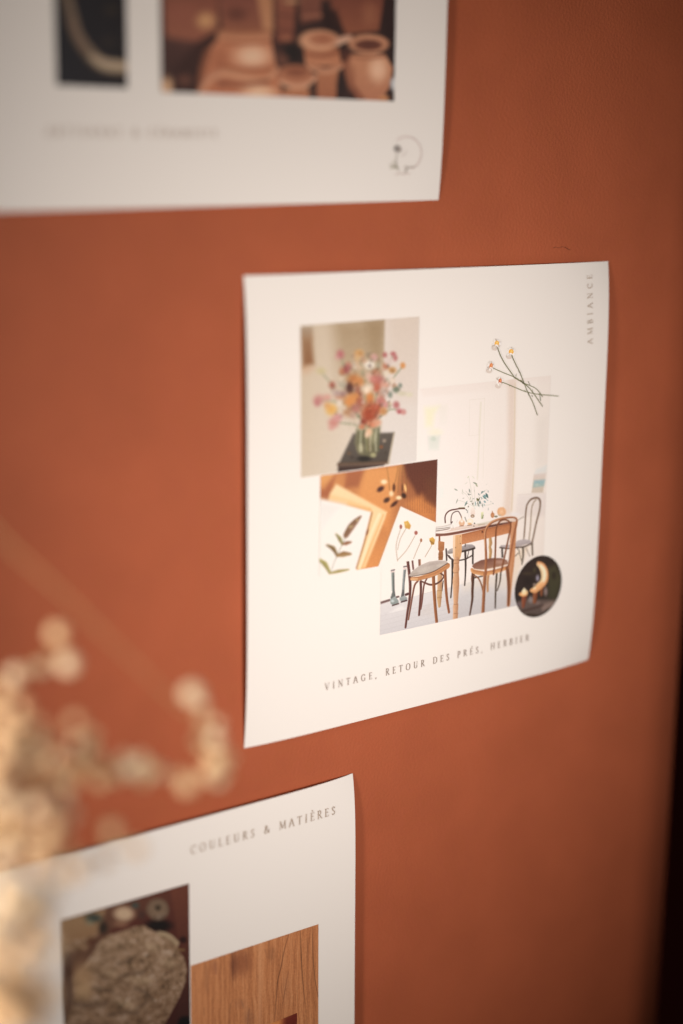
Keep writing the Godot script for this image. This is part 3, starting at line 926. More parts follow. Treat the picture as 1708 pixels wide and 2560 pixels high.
	c.stroke("41.85,48.39 42.87,48.93 43.89,49.48", "0.17 0.67 0.13", "9aa08e", "9aa08e", 0.2, 1)
	c.stroke("50.88,49.46 51.31,50.48 51.74,51.51", "0.16 0.66 0.13", "7f857a", "7f857a", 0.2, 1)
	c.stroke("50.18,51.57 50.59,52.04 51,52.52", "0.12 0.49 0.1", "60665a", "60665a", 0.2, 1)
	c.stroke("50.84,52.38 51.61,52.29 52.39,52.2", "0.08 0.32 0.06", "70766a", "70766a", 0.2, 1)
	c.stroke("46.66,49.08 47.01,50.15 47.37,51.23", "0.12 0.48 0.1", "c0bca8", "c0bca8", 0.2, 1)
	c.stroke("44.19,53.39 43.69,54.48 43.19,55.58", "0.16 0.64 0.13", "979a88", "979a88", 0.2, 1)
	c.stroke("46.99,53.61 47.61,53.57 48.23,53.52", "0.08 0.31 0.06", "9c9c8c", "9c9c8c", 0.2, 1)
	c.stroke("50.01,55.2 49.27,56.33 48.54,57.46", "0.29 1.15 0.23", "8fa096", "8fa096", 0.2, 1)
	c.stroke("48.98,56.78 49.59,56.49 50.2,56.2", "0.1 0.41 0.08", "5a5a50", "5a5a50", 0.2, 1)
	c.stroke("53.27,46.7 54.55,47.27 55.83,47.85", "0.18 0.72 0.14", "8f927c", "8f927c", 0.2, 1)
	c.stroke("54.88,47.74 55.54,48.42 56.2,49.11", "0.2 0.81 0.16", "a8a684", "a8a684", 0.2, 1)
	c.stroke("59.46,51.7 59,52.14 58.55,52.57", "0.24 0.95 0.19", "5f7d78", "5f7d78", 0.2, 1)
	c.stroke("60.57,51.59 60.18,51.91 59.8,52.23", "0.13 0.5 0.1", "6f8a84", "6f8a84", 0.2, 1)
	c.stroke("62.63,51.59 62.82,52.16 63,52.74", "0.12 0.5 0.1", "8a9590", "8a9590", 0.2, 1)
	c.stroke("61.42,52.92 62.18,54.12 62.95,55.32", "0.33 1.34 0.27", "52706a", "52706a", 0.2, 1)
	c.stroke("59.55,53.92 60.7,54.8 61.85,55.68", "0.27 1.08 0.22", "6b8a84", "6b8a84", 0.2, 1)
	c.stroke("60.17,53.5 60.83,54.07 61.49,54.65", "0.28 1.11 0.22", "7f9c98", "7f9c98", 0.2, 1)
	c.stroke("56.64,52.34 57.06,52.88 57.48,53.42", "0.15 0.62 0.12", "90958c", "90958c", 0.2, 1)
	c.stroke("55.79,54.69 56.45,55.38 57.11,56.08", "0.28 1.14 0.23", "6f6a3a", "6f6a3a", 0.2, 1)
	c.stroke("57.83,54.45 57.32,55.37 56.8,56.28", "0.18 0.71 0.14", "5f6048", "5f6048", 0.2, 1)
	c.stroke("56.49,56.25 56.69,57.38 56.9,58.51", "0.16 0.63 0.13", "6a6a52", "6a6a52", 0.2, 1)
	c.stroke("57.75,56.16 57.94,56.92 58.13,57.68", "0.28 1.12 0.22", "54746e", "54746e", 0.2, 1)
	c.stroke("54.9,56.05 55.18,57.07 55.46,58.08", "0.22 0.87 0.17", "9fb0a8", "9fb0a8", 0.2, 1)
	c.stroke("59.06,57.3 59.51,58.46 59.95,59.63", "0.17 0.67 0.13", "8f9488", "8f9488", 0.2, 1)
	c.stroke("60.3,56.47 60.95,56.92 61.61,57.37", "0.23 0.91 0.18", "7f9c9c", "7f9c9c", 0.2, 1)
	c.stroke("60.35,57.71 60.69,58.37 61.04,59.03", "0.16 0.66 0.13", "a8b4ac", "a8b4ac", 0.2, 1)
	c.stroke("65.63,58.12 66.12,58.42 66.62,58.73", "0.1 0.4 0.08", "a9aaa0", "a9aaa0", 0.2, 1)
	c.stroke("63.32,60.05 63.27,60.79 63.22,61.52", "0.11 0.46 0.09", "a0a298", "a0a298", 0.2, 1)
	c.stroke("48.72,50.18 49.53,50.88 50.34,51.58", "0.08 0.31 0.06", "c4bfae", "c4bfae", 0.2, 1)
	c.stroke("50.64,43.36 50.19,43.79 49.74,44.23", "0.19 0.74 0.15", "d0cbb0", "d0cbb0", 0.2, 1)
	c.stroke("52.52,43.57 53.33,44.27 54.14,44.97", "0.13 0.52 0.1", "d6d0b8", "d6d0b8", 0.2, 1)
	c.stroke("48.29,46.97 49.05,46.57 49.82,46.18", "0.09 0.35 0.07", "c8c3ae", "c8c3ae", 0.2, 1)
	c.stroke("61.25,48.97 61.71,48.65 62.17,48.34", "0.09 0.37 0.07", "d0c8b8", "d0c8b8", 0.2, 1)
	c.stroke("51.75,55.66 52.53,55.63 53.31,55.61", "0.09 0.36 0.07", "7a7a60", "7a7a60", 0.2, 1)
	c.stroke("52.96,54.59 53.74,54.56 54.53,54.53", "0.12 0.47 0.09", "a9aa9e", "a9aa9e", 0.2, 1)
	c.stroke("53.35,56.59 53.45,56.97 53.54,57.35", "0.22 0.87 0.17", "8a7a6a", "8a7a6a", 0.2, 1)
	c.stroke("51.05,57.77 50.82,57.99 50.59,58.21", "0.19 0.75 0.15", "8a7e6c", "8a7e6c", 0.2, 1)
	c.stroke("49.06,58.99 49.7,59.44 50.35,59.89", "0.11 0.45 0.09", "5f6258", "5f6258", 0.2, 1)
	c.stroke("50.35,59.89 50.29,60.49 50.24,61.1", "0.11 0.45 0.09", "70746a", "70746a", 0.2, 1)
	c.stroke("54.7,58.72 54.95,59.25 55.21,59.77", "0.12 0.48 0.1", "c8cdbf", "c8cdbf", 0.2, 1)
	c.stroke("57.17,57.56 57.36,58.32 57.55,59.08", "0.14 0.56 0.11", "8a9a90", "8a9a90", 0.2, 1)
	c.stroke("46.26,50.61 46.9,51.29 47.55,51.98", "0.08 0.32 0.06", "c9c4b2", "c9c4b2", 0.2, 1)
	c.stroke("58.3,54.26 58.8,54.81 59.3,55.36", "0.14 0.55 0.11", "8aa39c", "8aa39c", 0.2, 1)
	c.stroke("61.86,55.92 62.52,56.37 63.18,56.82", "0.11 0.46 0.09", "9fb0aa", "9fb0aa", 0.2, 1)
	c.stroke("54.04,50.32 54.23,50.95 54.41,51.59", "0.08 0.31 0.06", "a8a890", "a8a890", 0.2, 1)
	c.stroke("52.13,53.51 51.92,54.09 51.71,54.68", "0.08 0.32 0.06", "98987c", "98987c", 0.2, 1)
	c.stroke("64.46,56.98 64.8,57.39 65.14,57.81", "0.08 0.34 0.07", "b4b4a8", "b4b4a8", 0.2, 1)
	c.poly("54.16,87.35 55.54,86.18 59.33,85.24 65.75,85.08 72.28,86.03 76.62,87.79 77.11,89.77 72.47,90.09 65.97,90.13 61.14,90.15 55.65,88.82", "7f5040", "a5765c", 0.25, 1)
	c.blob("71.71,87.82 4.95,0.73 0.07,1.53", "bd9078", "bd9078", 1, 0.7)
	c.stroke("70.02,93.65 69.72,101.49 69.79,110.45", "1.27 1.07 0.87", "5f4834", "40301f", 0.32, 1)
	c.stroke("72.62,93.29 72.18,98.05 70.72,101.95", "1.08 0.95 0.68", "6a543c", "4f3c28", 0.27, 1)
	c.stroke("56.15,93.34 60.95,93.27", "0.64 0.65", "4a3c34", "4a3c34", 0.19, 1)
	c.stroke("54.42,90.01 54.08,93.47 54.66,96.07", "0.52 0.52 0.5", "7a4c34", "7a4c34", 0.18, 1)
	c.stroke("55.18,91.38 54.95,99.13 54.99,104.18 53.74,111.36", "1.89 1.57 1.39 0.93", "6d4632", "482c1f", 0.35, 1)
	c.stroke("55.46,91.98 58.41,93.89 60.48,97.49 61.66,101.22 62.07,103.31", "0.7 0.76 0.85 0.89 0.9", "a06c48", "744426", 0.25, 1)
	c.stroke("54.13,88.97 55.38,90.16 59.59,91.5 62.83,92.17 69.3,92.15 76.47,91.45", "1.58 1.99 2.16 2.2 2.15 1.98", "dda066", "b87440", 0.35, 1)
	c.stroke("54.69,88.75 60.17,90.08 69.22,90.36 76.39,89.91", "0.22 0.23 0.24 0.25", "e8b98a", "e8b98a", 0.3, 0.7)
	c.stroke("62.51,92.25 62.27,100.3 62.03,111.57", "2.11 1.92 2.06", "b5764a", "7f4826", 0.35, 1)
	c.stroke("76.64,91.6 77.94,100.23 78.19,110.43", "2.12 1.95 1.36", "955a34", "6d3c20", 0.35, 1)
	c.stroke("62.86,92.81 62.92,85.27 62.28,77.66 61.74,72.6 62.89,69.52 65.95,67.49 71.39,66.53 76.27,66.59 79.56,66.92 81.59,68.04 81.88,69.92 80.62,75.18 78.9,83.8 77.45,91.47", "1.58 1.5 1.42 1.38 1.37 1.3 1.14 0.88 0.74 0.93 1.22 1.36 1.43 1.5", "8a4c2a", "b8784a", 0.35, 1)
	c.stroke("61.95,79.11 61.55,72.57 62.75,69.25 65.81,67.32 71.38,66.35 74.64,66.48", "0.45 0.52 0.59 0.53 0.38 0.21", "d8a070", "d8a070", 0.3, 0.8)
	c.stroke("68.05,93.35 68.65,84.85 68.66,73.54 69.28,69.87 71.12,67.67 74.03,67.37 76.35,68.31 77.83,70.39 77.58,73.5 76,80.1 74.35,86.95 72.91,92.57", "1.2 1.13 1.06 1.07 0.99 0.71 0.79 1.04 1.08 1.09 1.09 1.16", "9a5c38", "74401f", 0.31, 1)
	c.stroke("23.15,90 23.41,93.71 23.25,98.59 22.7,105.89", "1.41 1.36 1.31 1.25", "7d4c40", "583026", 0.35, 1)
	c.stroke("26.82,89.1 25.31,91.56 24.61,96.36 24.2,100.23 23.68,103.3", "0.82 1.01 0.94 0.94 0.76", "8f5a4a", "683c30", 0.27, 1)
	c.stroke("23.45,89.85 26.22,91.26 29.3,92.48 32.67,92.52 35.7,91.27 36.94,89.43 34.97,87.85", "0.71 0.85 0.93 0.95 0.87 0.73 0.6", "7d5040", "54342a", 0.24, 1)
	c.stroke("23.76,90.14 26.22,91.31 29.29,92.33", "0.19 0.19 0.19", "a3735c", "a3735c", 0.2, 0.7)
	c.stroke("37.71,86.59 38.26,93.59 39.32,101.22 40.8,107.76", "1.69 1.62 1.49 1.3", "a8683f", "83482a", 0.35, 1)
	c.stroke("30.7,88.35 31.27,94.96 32.29,103.79 33.46,111.51", "1.85 1.85 1.73 1.61", "b07044", "7d4826", 0.35, 1)
	c.stroke("17.87,78.55 18.6,83.21", "1.01 1.02", "84524a", "6b3e36", 0.3, 1)
	c.stroke("22.06,78.34 22.37,81.89", "1.45 1.46", "74443a", "b5825f", 0.35, 1)
	c.stroke("15.16,78.54 16.43,85.79 17.06,91.48 16.8,97.54 15.76,103.49 14.86,110.51", "1.54 1.61 1.58 1.42 1.31 1.18", "80493c", "54302a", 0.35, 1)
	c.stroke("21.56,89.41 19.71,91.05 18.63,95.39 17.5,101.33 16.45,107.09", "1.04 1.13 1.06 1.06 0.87", "a06a52", "6b3e30", 0.31, 1)
	c.stroke("17.67,87.73 21.59,88.34 25.51,88.07 30.06,87.59 34.63,86.61 39.26,84.9", "1.61 1.98 2.13 2.24 2.4 2.63", "d0915c", "ad6c3c", 0.35, 1)
	c.stroke("17.83,87.95 21,88.54", "1.11 1.12", "e3b07a", "e3b07a", 0.6, 0.8)
	c.stroke("18.26,87.19 25.49,87.38 31.56,86.69 38.87,84.3", "0.25 0.26 0.28 0.29", "e0aa78", "e0aa78", 0.3, 0.6)
	c.stroke("17.85,88.64 25.54,89.05 31.62,88.61 38.93,86.28", "0.2 0.21 0.22 0.23", "7a4a2a", "7a4a2a", 0.3, 0.6)
	c.poly("15.83,85.99 18.17,84.12 22.32,82.19 27.73,81.12 33.23,81.37 37.56,82.13 39.2,83.16 37.63,84.41 33.37,85.73 27.9,86.62 21.85,86.8 17.64,86.66", "c0aea0", "b8a698", 0.3, 1)
	c.blob("30.82,82.61 5.34,-0.3 0.42,1.25", "b09c90", "b09c90", 1, 0.6)
	c.blob("24.81,84.64 5.68,-0.82 0.67,1.48", "c9b9a8", "c9b9a8", 1, 0.7)
	c.blob("34.54,83.9 2.64,-0.26 0.4,1", "d0beac", "d0beac", 1, 0.6)
	c.blob("19.42,85.77 3.2,-0.17 0.24,0.74", "ab9684", "ab9684", 1, 0.6)
	c.stroke("17.03,85.89 24.83,85.5 33.94,84.54", "0.1 0.11 0.11", "a5927f", "a5927f", 0.2, 0.3)
	c.stroke("17.31,85.4 25.42,85 34.36,84.26", "0.1 0.11 0.11", "a5927f", "a5927f", 0.2, 0.3)
	c.stroke("17.6,84.91 26.01,84.5 34.79,83.98", "0.1 0.1 0.11", "a5927f", "a5927f", 0.2, 0.3)
	c.stroke("17.88,84.42 26.6,84.01 35.21,83.7", "0.1 0.1 0.11", "a5927f", "a5927f", 0.2, 0.3)
	c.stroke("18.17,83.93 27.2,83.51 35.63,83.42", "0.1 0.1 0.1", "a5927f", "a5927f", 0.2, 0.3)
	c.stroke("18.45,83.43 27.79,83.01 36.05,83.14", "0.1 0.1 0.1", "a5927f", "a5927f", 0.2, 0.3)
	c.stroke("18.74,82.94 28.38,82.51 36.47,82.86", "0.1 0.1 0.1", "a5927f", "a5927f", 0.2, 0.3)
	c.stroke("19.03,82.45 28.97,82.01 36.89,82.57", "0.1 0.1 0.1", "a5927f", "a5927f", 0.2, 0.3)
	c.stroke("17.64,86.66 25.47,86.74 31.54,86.05 39,83.58", "0.31 0.31 0.34 0.35", "5a4234", "5a4234", 0.25, 0.9)
	print_picture(poster, c.texture("e8dbcd", 0.85), Vector2(70.1, -52.8), Vector2(170.5, -52.8), Vector2(170.5, -164.2), Vector2(70.1, -164.4), 0.10, "pale printed photo of a dining table with bentwood chairs")
	c = Canvas.new(63.6, 65.0, 6.0)
	c.fill("cfb99c", "e0cdbd", "d3bfa6", "dcd0c5")
	c.poly("16.53,-1.92 44.68,-0.46 44.34,22.72 43.5,36.2 28.01,43.87 20.15,29.8", "ae916c", "c9b294", 6, 0.9)
	c.poly("33.86,-1.02 44.68,-0.46 44.44,27.23 38.81,26.8", "a3865f", "b09470", 4, 0.7)
	c.poly("44.49,-1.8 64.29,-1.7 64.52,67.82 48.72,66.08 50.39,50.99 44.09,50.38 43.96,44.43", "dfcdbd", "dcd1c7", 0.7, 1)
	c.poly("47.18,-1.66 64.29,-1.7 63.67,37.9 48.05,36.59", "d9c4b0", "dbc8b8", 4, 0.5)
	c.poly("-0.25,0.82 5.48,1.14 6.76,16.53 1.15,17.44", "a8825c", "96633a", 1.6, 1)
	c.poly("-0.25,0.7 5.74,1.03 5.93,6.11 0.3,6.2", "b09c86", "ac8460", 2, 0.8)
	c.poly("0.63,16.97 7.19,18.3 4.05,20.68 0.65,21.3", "cf9f78", "d2b294", 2, 0.7)
	c.poly("27.64,48.71 50.55,50.55 47.24,64.07 19.9,61.33", "6a5f54", "564a40", 0.8, 1)
	c.stroke("19.74,61.45 33.88,62.71 47.23,63.7", "1.55 1.57 1.59", "8a6e56", "5c4636", 0.6, 1)
	c.poly("19.58,62.07 45.24,64.31 45.29,66.63 19.52,65.59", "4a342c", "4a342c", 0.8, 1)
	c.stroke("50.55,50.78 47.53,64.1", "0.94 0.94", "b5a48c", "b5a48c", 0.6, 1)
	c.blob("45.01,53.69 1.49,0.15 0.02,1.11", "b09a84", "b09a84", 0.9, 0.8)
	c.blob("43.36,56.28 1.48,0.15 0.02,1.11", "9a5c34", "9a5c34", 0.9, 0.8)
	c.blob("41,51.91 1.48,0.14 0.02,1.1", "4a4038", "4a4038", 0.9, 0.8)
	c.blob("25.45,57.17 1.44,0.15 0.02,1.09", "7a5c40", "7a5c40", 0.9, 0.8)
	c.blob("27.14,59.16 1.44,0.15 0.02,1.09", "4a3c34", "4a3c34", 0.9, 0.8)
	c.blob("45.7,59.28 1.49,0.16 0.02,1.11", "54483c", "54483c", 0.9, 0.8)
	c.poly("29.27,46.79 42.71,46.82 41.81,58.42 36.65,60.4 30.73,58.27 28.42,52.94", "857e62", "6c6448", 0.8, 1)
	c.blob("38.73,51.24 2.38,0.23 0.08,4.12", "a8a07c", "a8a07c", 0.9, 0.9)
	c.blob("32.08,55.58 2.91,0.3 0.05,2.83", "b4a986", "b4a986", 0.9, 0.9)
	c.blob("33.66,50.29 1.9,0.19 0.05,2.91", "7d7854", "7d7854", 0.9, 0.9)
	c.blob("33.84,60.6 5.19,0.55 0.03,1.65", "2f2822", "2f2822", 0.8, 1)
	c.blob("39,59.5 2.38,0.25 0.03,1.47", "b0a878", "b0a878", 0.9, 0.9)
	c.stroke("34.75,48.57 35.47,57.3", "0.78 0.79", "8a8a60", "8a8a60", 0.6, 0.7)
	c.stroke("30.72,47.51 30.36,52.68 30.65,56.8", "0.79 0.78 0.78", "6f6a44", "6f6a44", 0.5, 0.6)
	c.stroke("32.11,47.64 31.75,52.82 32.05,56.95", "0.68 0.67 0.67", "cfcda6", "cfcda6", 0.5, 0.6)
	c.stroke("33.79,47.8 33.43,52.99 33.73,57.12", "0.9 0.9 0.9", "5c5638", "5c5638", 0.5, 0.6)
	c.stroke("36.03,48.02 35.67,53.21 35.97,57.35", "0.79 0.79 0.79", "8f7f50", "8f7f50", 0.5, 0.6)
	c.stroke("37.43,48.15 37.08,53.35 37.38,57.5", "0.68 0.68 0.68", "d8c8a0", "d8c8a0", 0.5, 0.6)
	c.stroke("38.84,48.28 38.49,53.49 38.8,57.64", "0.8 0.8 0.79", "7d7852", "7d7852", 0.5, 0.6)
	c.stroke("40.53,48.44 40.19,53.66 40.5,57.82", "0.8 0.8 0.79", "c8c4a4", "c8c4a4", 0.5, 0.6)
	c.stroke("41.95,48.58 41.6,53.81 41.92,57.97", "0.57 0.57 0.57", "6c7350", "6c7350", 0.5, 0.6)
	c.poly("28.59,46.18 43.44,46.44 41.48,47.94 30.28,47.92", "c8bf9c", "b0a884", 0.6, 0.5)
	c.stroke("35.28,46.81 24.57,34.61 10.39,20.27", "0.7 0.68 0.66", "8f9470", "8f9470", 0.8, 0.7)
	c.stroke("35.28,46.81 20.32,43.17 15.99,43.66", "0.63 0.62 0.65", "8f9470", "8f9470", 0.8, 0.7)
	c.stroke("35.84,46.86 27.79,30.42 20.48,13.97", "0.74 0.73 0.73", "8f9470", "8f9470", 0.8, 0.7)
	c.stroke("36.4,46.92 33.24,26.38 30.54,13.75", "0.78 0.77 0.76", "8f9470", "8f9470", 0.8, 0.7)
	c.stroke("36.4,46.92 44.54,31.76 54.83,21.21", "0.79 0.79 0.78", "8f9470", "8f9470", 0.8, 0.7)
	c.stroke("36.4,46.92 47.56,40.19 55.06,41.76", "0.74 0.7 0.64", "8f9470", "8f9470", 0.8, 0.7)
	c.stroke("36.4,46.92 41.67,29.27 48.73,16.73", "0.8 0.8 0.79", "8f9470", "8f9470", 0.8, 0.7)
	c.stroke("36.4,46.92 22.4,35.32 9.44,32.46", "0.67 0.63 0.61", "8f9470", "8f9470", 0.8, 0.7)
	c.blob("33.08,29.49 2.48,0.2 0.03,1.73", "9c9a80", "9c9a80", 1, 0.55)
	c.blob("32.46,32.52 2.77,0.23 0.02,1.32", "8e8c6c", "8e8c6c", 1, 0.55)
	c.blob("25.84,21.31 1.67,0.12 0.03,1.81", "d8c0a4", "d8c0a4", 1, 0.55)
	c.blob("38.39,16.33 2.39,0.16 0.04,2.26", "c07a5c", "c07a5c", 1, 0.55)
	c.blob("43.69,27.99 2.03,0.16 0.03,1.33", "d9a888", "d9a888", 1, 0.55)
	c.blob("44.57,36.1 1.91,0.16 0.03,1.32", "b8603c", "b8603c", 1, 0.55)
	c.blob("28.26,34.7 1.81,0.15 0.03,2", "9c9a80", "9c9a80", 1, 0.55)
	c.blob("27.74,19.15 3.28,0.23 0.02,1.31", "d8c0a4", "d8c0a4", 1, 0.55)
	c.blob("38.94,41.37 2.07,0.18 0.03,1.52", "9c9a80", "9c9a80", 1, 0.55)
	c.blob("28.03,34.55 1.95,0.16 0.03,2.2", "d8c0a4", "d8c0a4", 1, 0.55)
	c.blob("43.83,32.81 3.12,0.25 0.04,1.71", "c07a5c", "c07a5c", 1, 0.55)
	c.blob("19.67,31.92 3.15,0.26 0.02,1.8", "c07a5c", "c07a5c", 1, 0.55)
	c.blob("22.44,20.34 1.73,0.12 0.02,1.52", "a87458", "a87458", 1, 0.55)
	c.blob("28.24,37.75 3.19,0.28 0.03,2.09", "c07a5c", "c07a5c", 1, 0.55)
	c.blob("25.69,27.62 1.91,0.15 0.02,1.66", "8e8c6c", "8e8c6c", 1, 0.55)
	c.blob("50.33,29.67 2.18,0.17 0.03,1.46", "c98458", "c98458", 1, 0.55)
	c.blob("33.18,28.17 2.7,0.21 0.03,1.67", "d9a888", "d9a888", 1, 0.55)
	c.blob("26.63,31.46 2.46,0.2 0.04,2.42", "c98458", "c98458", 1, 0.55)
	c.blob("33.93,30.76 2.85,0.23 0.04,2.02", "c98458", "c98458", 1, 0.55)
	c.blob("21.72,20.71 2.4,0.17 0.03,2.39", "b8603c", "b8603c", 1, 0.55)
	c.blob("46.5,38.19 2.94,0.25 0.05,2.24", "e0b48c", "e0b48c", 1, 0.55)
	c.blob("30.07,32.2 2.96,0.24 0.04,2.2", "a87458", "a87458", 1, 0.55)
	c.blob("33.66,40.54 2.25,0.2 0.03,1.88", "d9a888", "d9a888", 1, 0.55)
	c.blob("41.17,19.66 1.8,0.13 0.04,1.94", "9c9a80", "9c9a80", 1, 0.55)
	c.blob("20.92,23.85 1.87,0.14 0.02,1.39", "d8c0a4", "d8c0a4", 1, 0.55)
	c.blob("39.23,24.74 1.46,0.11 0.03,1.29", "c07a5c", "c07a5c", 1, 0.55)
	c.blob("42.19,32.71 1.88,0.15 0.03,1.55", "c07a5c", "c07a5c", 1, 0.55)
	c.blob("51.89,31.34 2.03,0.16 0.03,1.38", "c07a5c", "c07a5c", 1, 0.55)
	c.blob("31.89,32.38 1.86,0.15 0.04,2.26", "c07a5c", "c07a5c", 1, 0.55)
	c.blob("34.02,17.74 2.95,0.2 0.02,1.2", "c98458", "c98458", 1, 0.55)
	c.blob("33.7,25.8 1.5,0.11 0.03,1.63", "8e8c6c", "8e8c6c", 1, 0.55)
	c.blob("43.45,33.07 1.51,0.12 0.04,1.77", "c07a5c", "c07a5c", 1, 0.55)
	c.blob("34.9,29.53 2.27,0.18 0.04,1.93", "8e8c6c", "8e8c6c", 1, 0.55)
	c.blob("45.86,26.81 1.88,0.14 0.04,1.73", "8e8c6c", "8e8c6c", 1, 0.55)
	c.blob("22.6,26.89 1.5,0.12 0.02,1.36", "8e8c6c", "8e8c6c", 1, 0.55)
	c.blob("35.75,29.8 2.16,0.17 0.02,1.18", "b8603c", "b8603c", 1, 0.55)
	c.blob("19.83,28.19 3,0.24 0.02,1.68", "d8c0a4", "d8c0a4", 1, 0.55)
	c.blob("21.04,30.73 1.43,0.12 0.02,1.19", "d8c0a4", "d8c0a4", 1, 0.55)
	c.blob("25.08,36.78 1.49,0.13 0.02,1.25", "a87458", "a87458", 1, 0.55)
	c.blob("24.52,18.73 2.24,0.16 0.03,2.25", "c98458", "c98458", 1, 0.55)
	c.blob("27.62,27.88 1.44,0.11 0.03,1.7", "d8c0a4", "d8c0a4", 1, 0.55)
	c.blob("45.25,21.44 3.1,0.22 0.05,2.38", "b8603c", "b8603c", 1, 0.55)
	c.blob("37.07,25.32 2.11,0.16 0.03,1.44", "d8c0a4", "d8c0a4", 1, 0.55)
	c.blob("27.48,35.41 2.95,0.25 0.03,2.25", "d8c0a4", "d8c0a4", 1, 0.55)
	c.blob("43.83,34.21 1.9,0.16 0.05,2.34", "b8603c", "b8603c", 1, 0.55)
	c.blob("37.63,29.05 2.21,0.17 0.04,1.95", "d8c0a4", "d8c0a4", 1, 0.55)
	c.blob("37.7,32.81 1.48,0.12 0.02,1.18", "8e8c6c", "8e8c6c", 1, 0.55)
	c.blob("30.24,31.59 2.91,0.24 0.03,1.78", "b8603c", "b8603c", 1, 0.55)
	c.blob("28.35,15.07 1.89,0.13 0.03,2.16", "d9a888", "d9a888", 1, 0.55)
	c.blob("47.3,37.34 2.38,0.2 0.03,1.35", "e0b48c", "e0b48c", 1, 0.55)
	c.blob("23.61,34.44 3.24,0.27 0.02,1.47", "c98458", "c98458", 1, 0.55)
	c.blob("21.78,32.06 3,0.25 0.02,1.61", "c98458", "c98458", 1, 0.55)
	c.blob("30.85,15.57 3.28,0.22 0.03,1.99", "c07a5c", "c07a5c", 1, 0.55)
	c.blob("39.51,26.06 2.85,0.22 0.03,1.45", "c98458", "c98458", 1, 0.55)
	c.blob("39.51,22.94 3.35,0.24 0.05,2.46", "b8603c", "b8603c", 1, 0.55)
	c.blob("47.4,27.53 2.26,0.17 0.03,1.23", "9c9a80", "9c9a80", 1, 0.55)
	c.blob("43.25,20.54 1.61,0.11 0.04,1.98", "d8c0a4", "d8c0a4", 1, 0.55)
	c.blob("45.58,31.92 2.03,0.16 0.03,1.49", "b8603c", "b8603c", 1, 0.55)
	c.blob("26.83,28.36 2.18,0.17 0.03,1.72", "c07a5c", "c07a5c", 1, 0.55)
	c.blob("47.32,38.53 1.9,0.16 0.05,2.09", "9c9a80", "9c9a80", 1, 0.55)
	c.blob("41.42,34.18 1.75,0.14 0.05,2.28", "d9a888", "d9a888", 1, 0.55)
	c.blob("42.05,25.46 3.32,0.25 0.04,2.05", "d8c0a4", "d8c0a4", 1, 0.55)
	c.blob("30.65,35.87 3.26,0.28 0.04,2.3", "8e8c6c", "8e8c6c", 1, 0.55)
	c.blob("31.63,20.18 1.61,0.11 0.03,1.82", "e0b48c", "e0b48c", 1, 0.55)
	c.blob("45.05,20.37 2.17,0.15 0.05,2.15", "b8603c", "b8603c", 1, 0.55)
	c.blob("34.82,39.89 2.92,0.26 0.04,2.22", "e0b48c", "e0b48c", 1, 0.55)
	c.blob("41.48,27.11 2.36,0.18 0.04,1.71", "c98458", "c98458", 1, 0.55)
	c.blob("30.71,24.23 3.12,0.23 0.04,2.21", "8e8c6c", "8e8c6c", 1, 0.55)
	c.blob("29.55,18.24 2.01,0.14 0.04,2.29", "e0b48c", "e0b48c", 1, 0.55)
	c.blob("46.93,27.94 2.1,0.16 0.05,2.04", "9c9a80", "9c9a80", 1, 0.55)
	c.blob("20.48,13.53 2.91,0.19 0.04,2.7", "c06f6f", "c06f6f", 0.95, 0.95)
	c.blob("18.88,14.74 1.81,0.12 0.02,1.23", "cf9a90", "cf9a90", 0.95, 0.95)
	c.blob("30.54,13.75 3.39,0.22 0.04,2.23", "dba25c", "dba25c", 0.95, 0.95)
	c.blob("29.76,15.91 2.47,0.17 0.02,1.49", "d2ae78", "d2ae78", 0.95, 0.95)
	c.blob("38.88,16.07 2.82,0.19 0.04,2", "cf9c90", "cf9c90", 0.95, 0.95)
	c.blob("44.75,15.57 1.9,0.13 0.04,1.76", "bb6b66", "bb6b66", 0.95, 0.95)
	c.blob("49.27,15.42 2.23,0.15 0.04,1.51", "bc6a68", "bc6a68", 0.95, 0.95)
	c.blob("50.45,17.3 1.92,0.13 0.05,2.02", "be756f", "be756f", 0.95, 0.95)
	c.blob("47.07,18.42 3.18,0.22 0.06,2.52", "d9c0b4", "d9c0b4", 0.95, 0.95)
	c.blob("54.82,20.99 2.06,0.14 0.05,1.93", "d98f4a", "d98f4a", 0.95, 0.95)
	c.blob("48.87,22.6 3.19,0.23 0.05,2.03", "c88f4e", "c88f4e", 0.95, 0.95)
	c.blob("45.49,23.71 2.54,0.19 0.06,2.53", "e0cdb4", "e0cdb4", 0.95, 0.95)
	c.blob("21.66,21.08 2.43,0.18 0.03,1.98", "c08058", "c08058", 0.95, 0.95)
	c.blob("24.89,19.11 2.45,0.17 0.04,2.48", "be7b6c", "be7b6c", 0.95, 0.95)
	c.blob("23.82,20.36 2.57,0.18 0.04,2.58", "a45651", "a45651", 0.95, 0.95)
	c.blob("10.38,19.83 3.58,0.26 0.02,1.96", "cbb98a", "cbb98a", 0.95, 0.95)
	c.blob("16.33,26.41 2.54,0.2 0.03,2.22", "b0644e", "b0644e", 0.95, 0.95)
	c.blob("21.19,26.79 2.44,0.19 0.03,1.98", "b5a890", "b5a890", 0.95, 0.95)
	c.blob("27.71,25.07 4.94,0.37 0.06,3.99", "c47a3c", "c47a3c", 0.95, 0.95)
	c.blob("25.57,28.46 3.07,0.24 0.05,3.49", "5a2f26", "5a2f26", 0.95, 0.95)
	c.blob("31.02,25.76 3.72,0.28 0.06,3.5", "d08a4a", "d08a4a", 0.95, 0.95)
	c.blob("36.54,24.39 3.13,0.23 0.05,2.51", "e0b49c", "e0b49c", 0.95, 0.95)
	c.blob("41.61,26.57 4.11,0.31 0.08,3.79", "bc7166", "bc7166", 0.95, 0.95)
	c.blob("38.8,25.91 3.14,0.24 0.05,2.52", "c97a6a", "c97a6a", 0.95, 0.95)
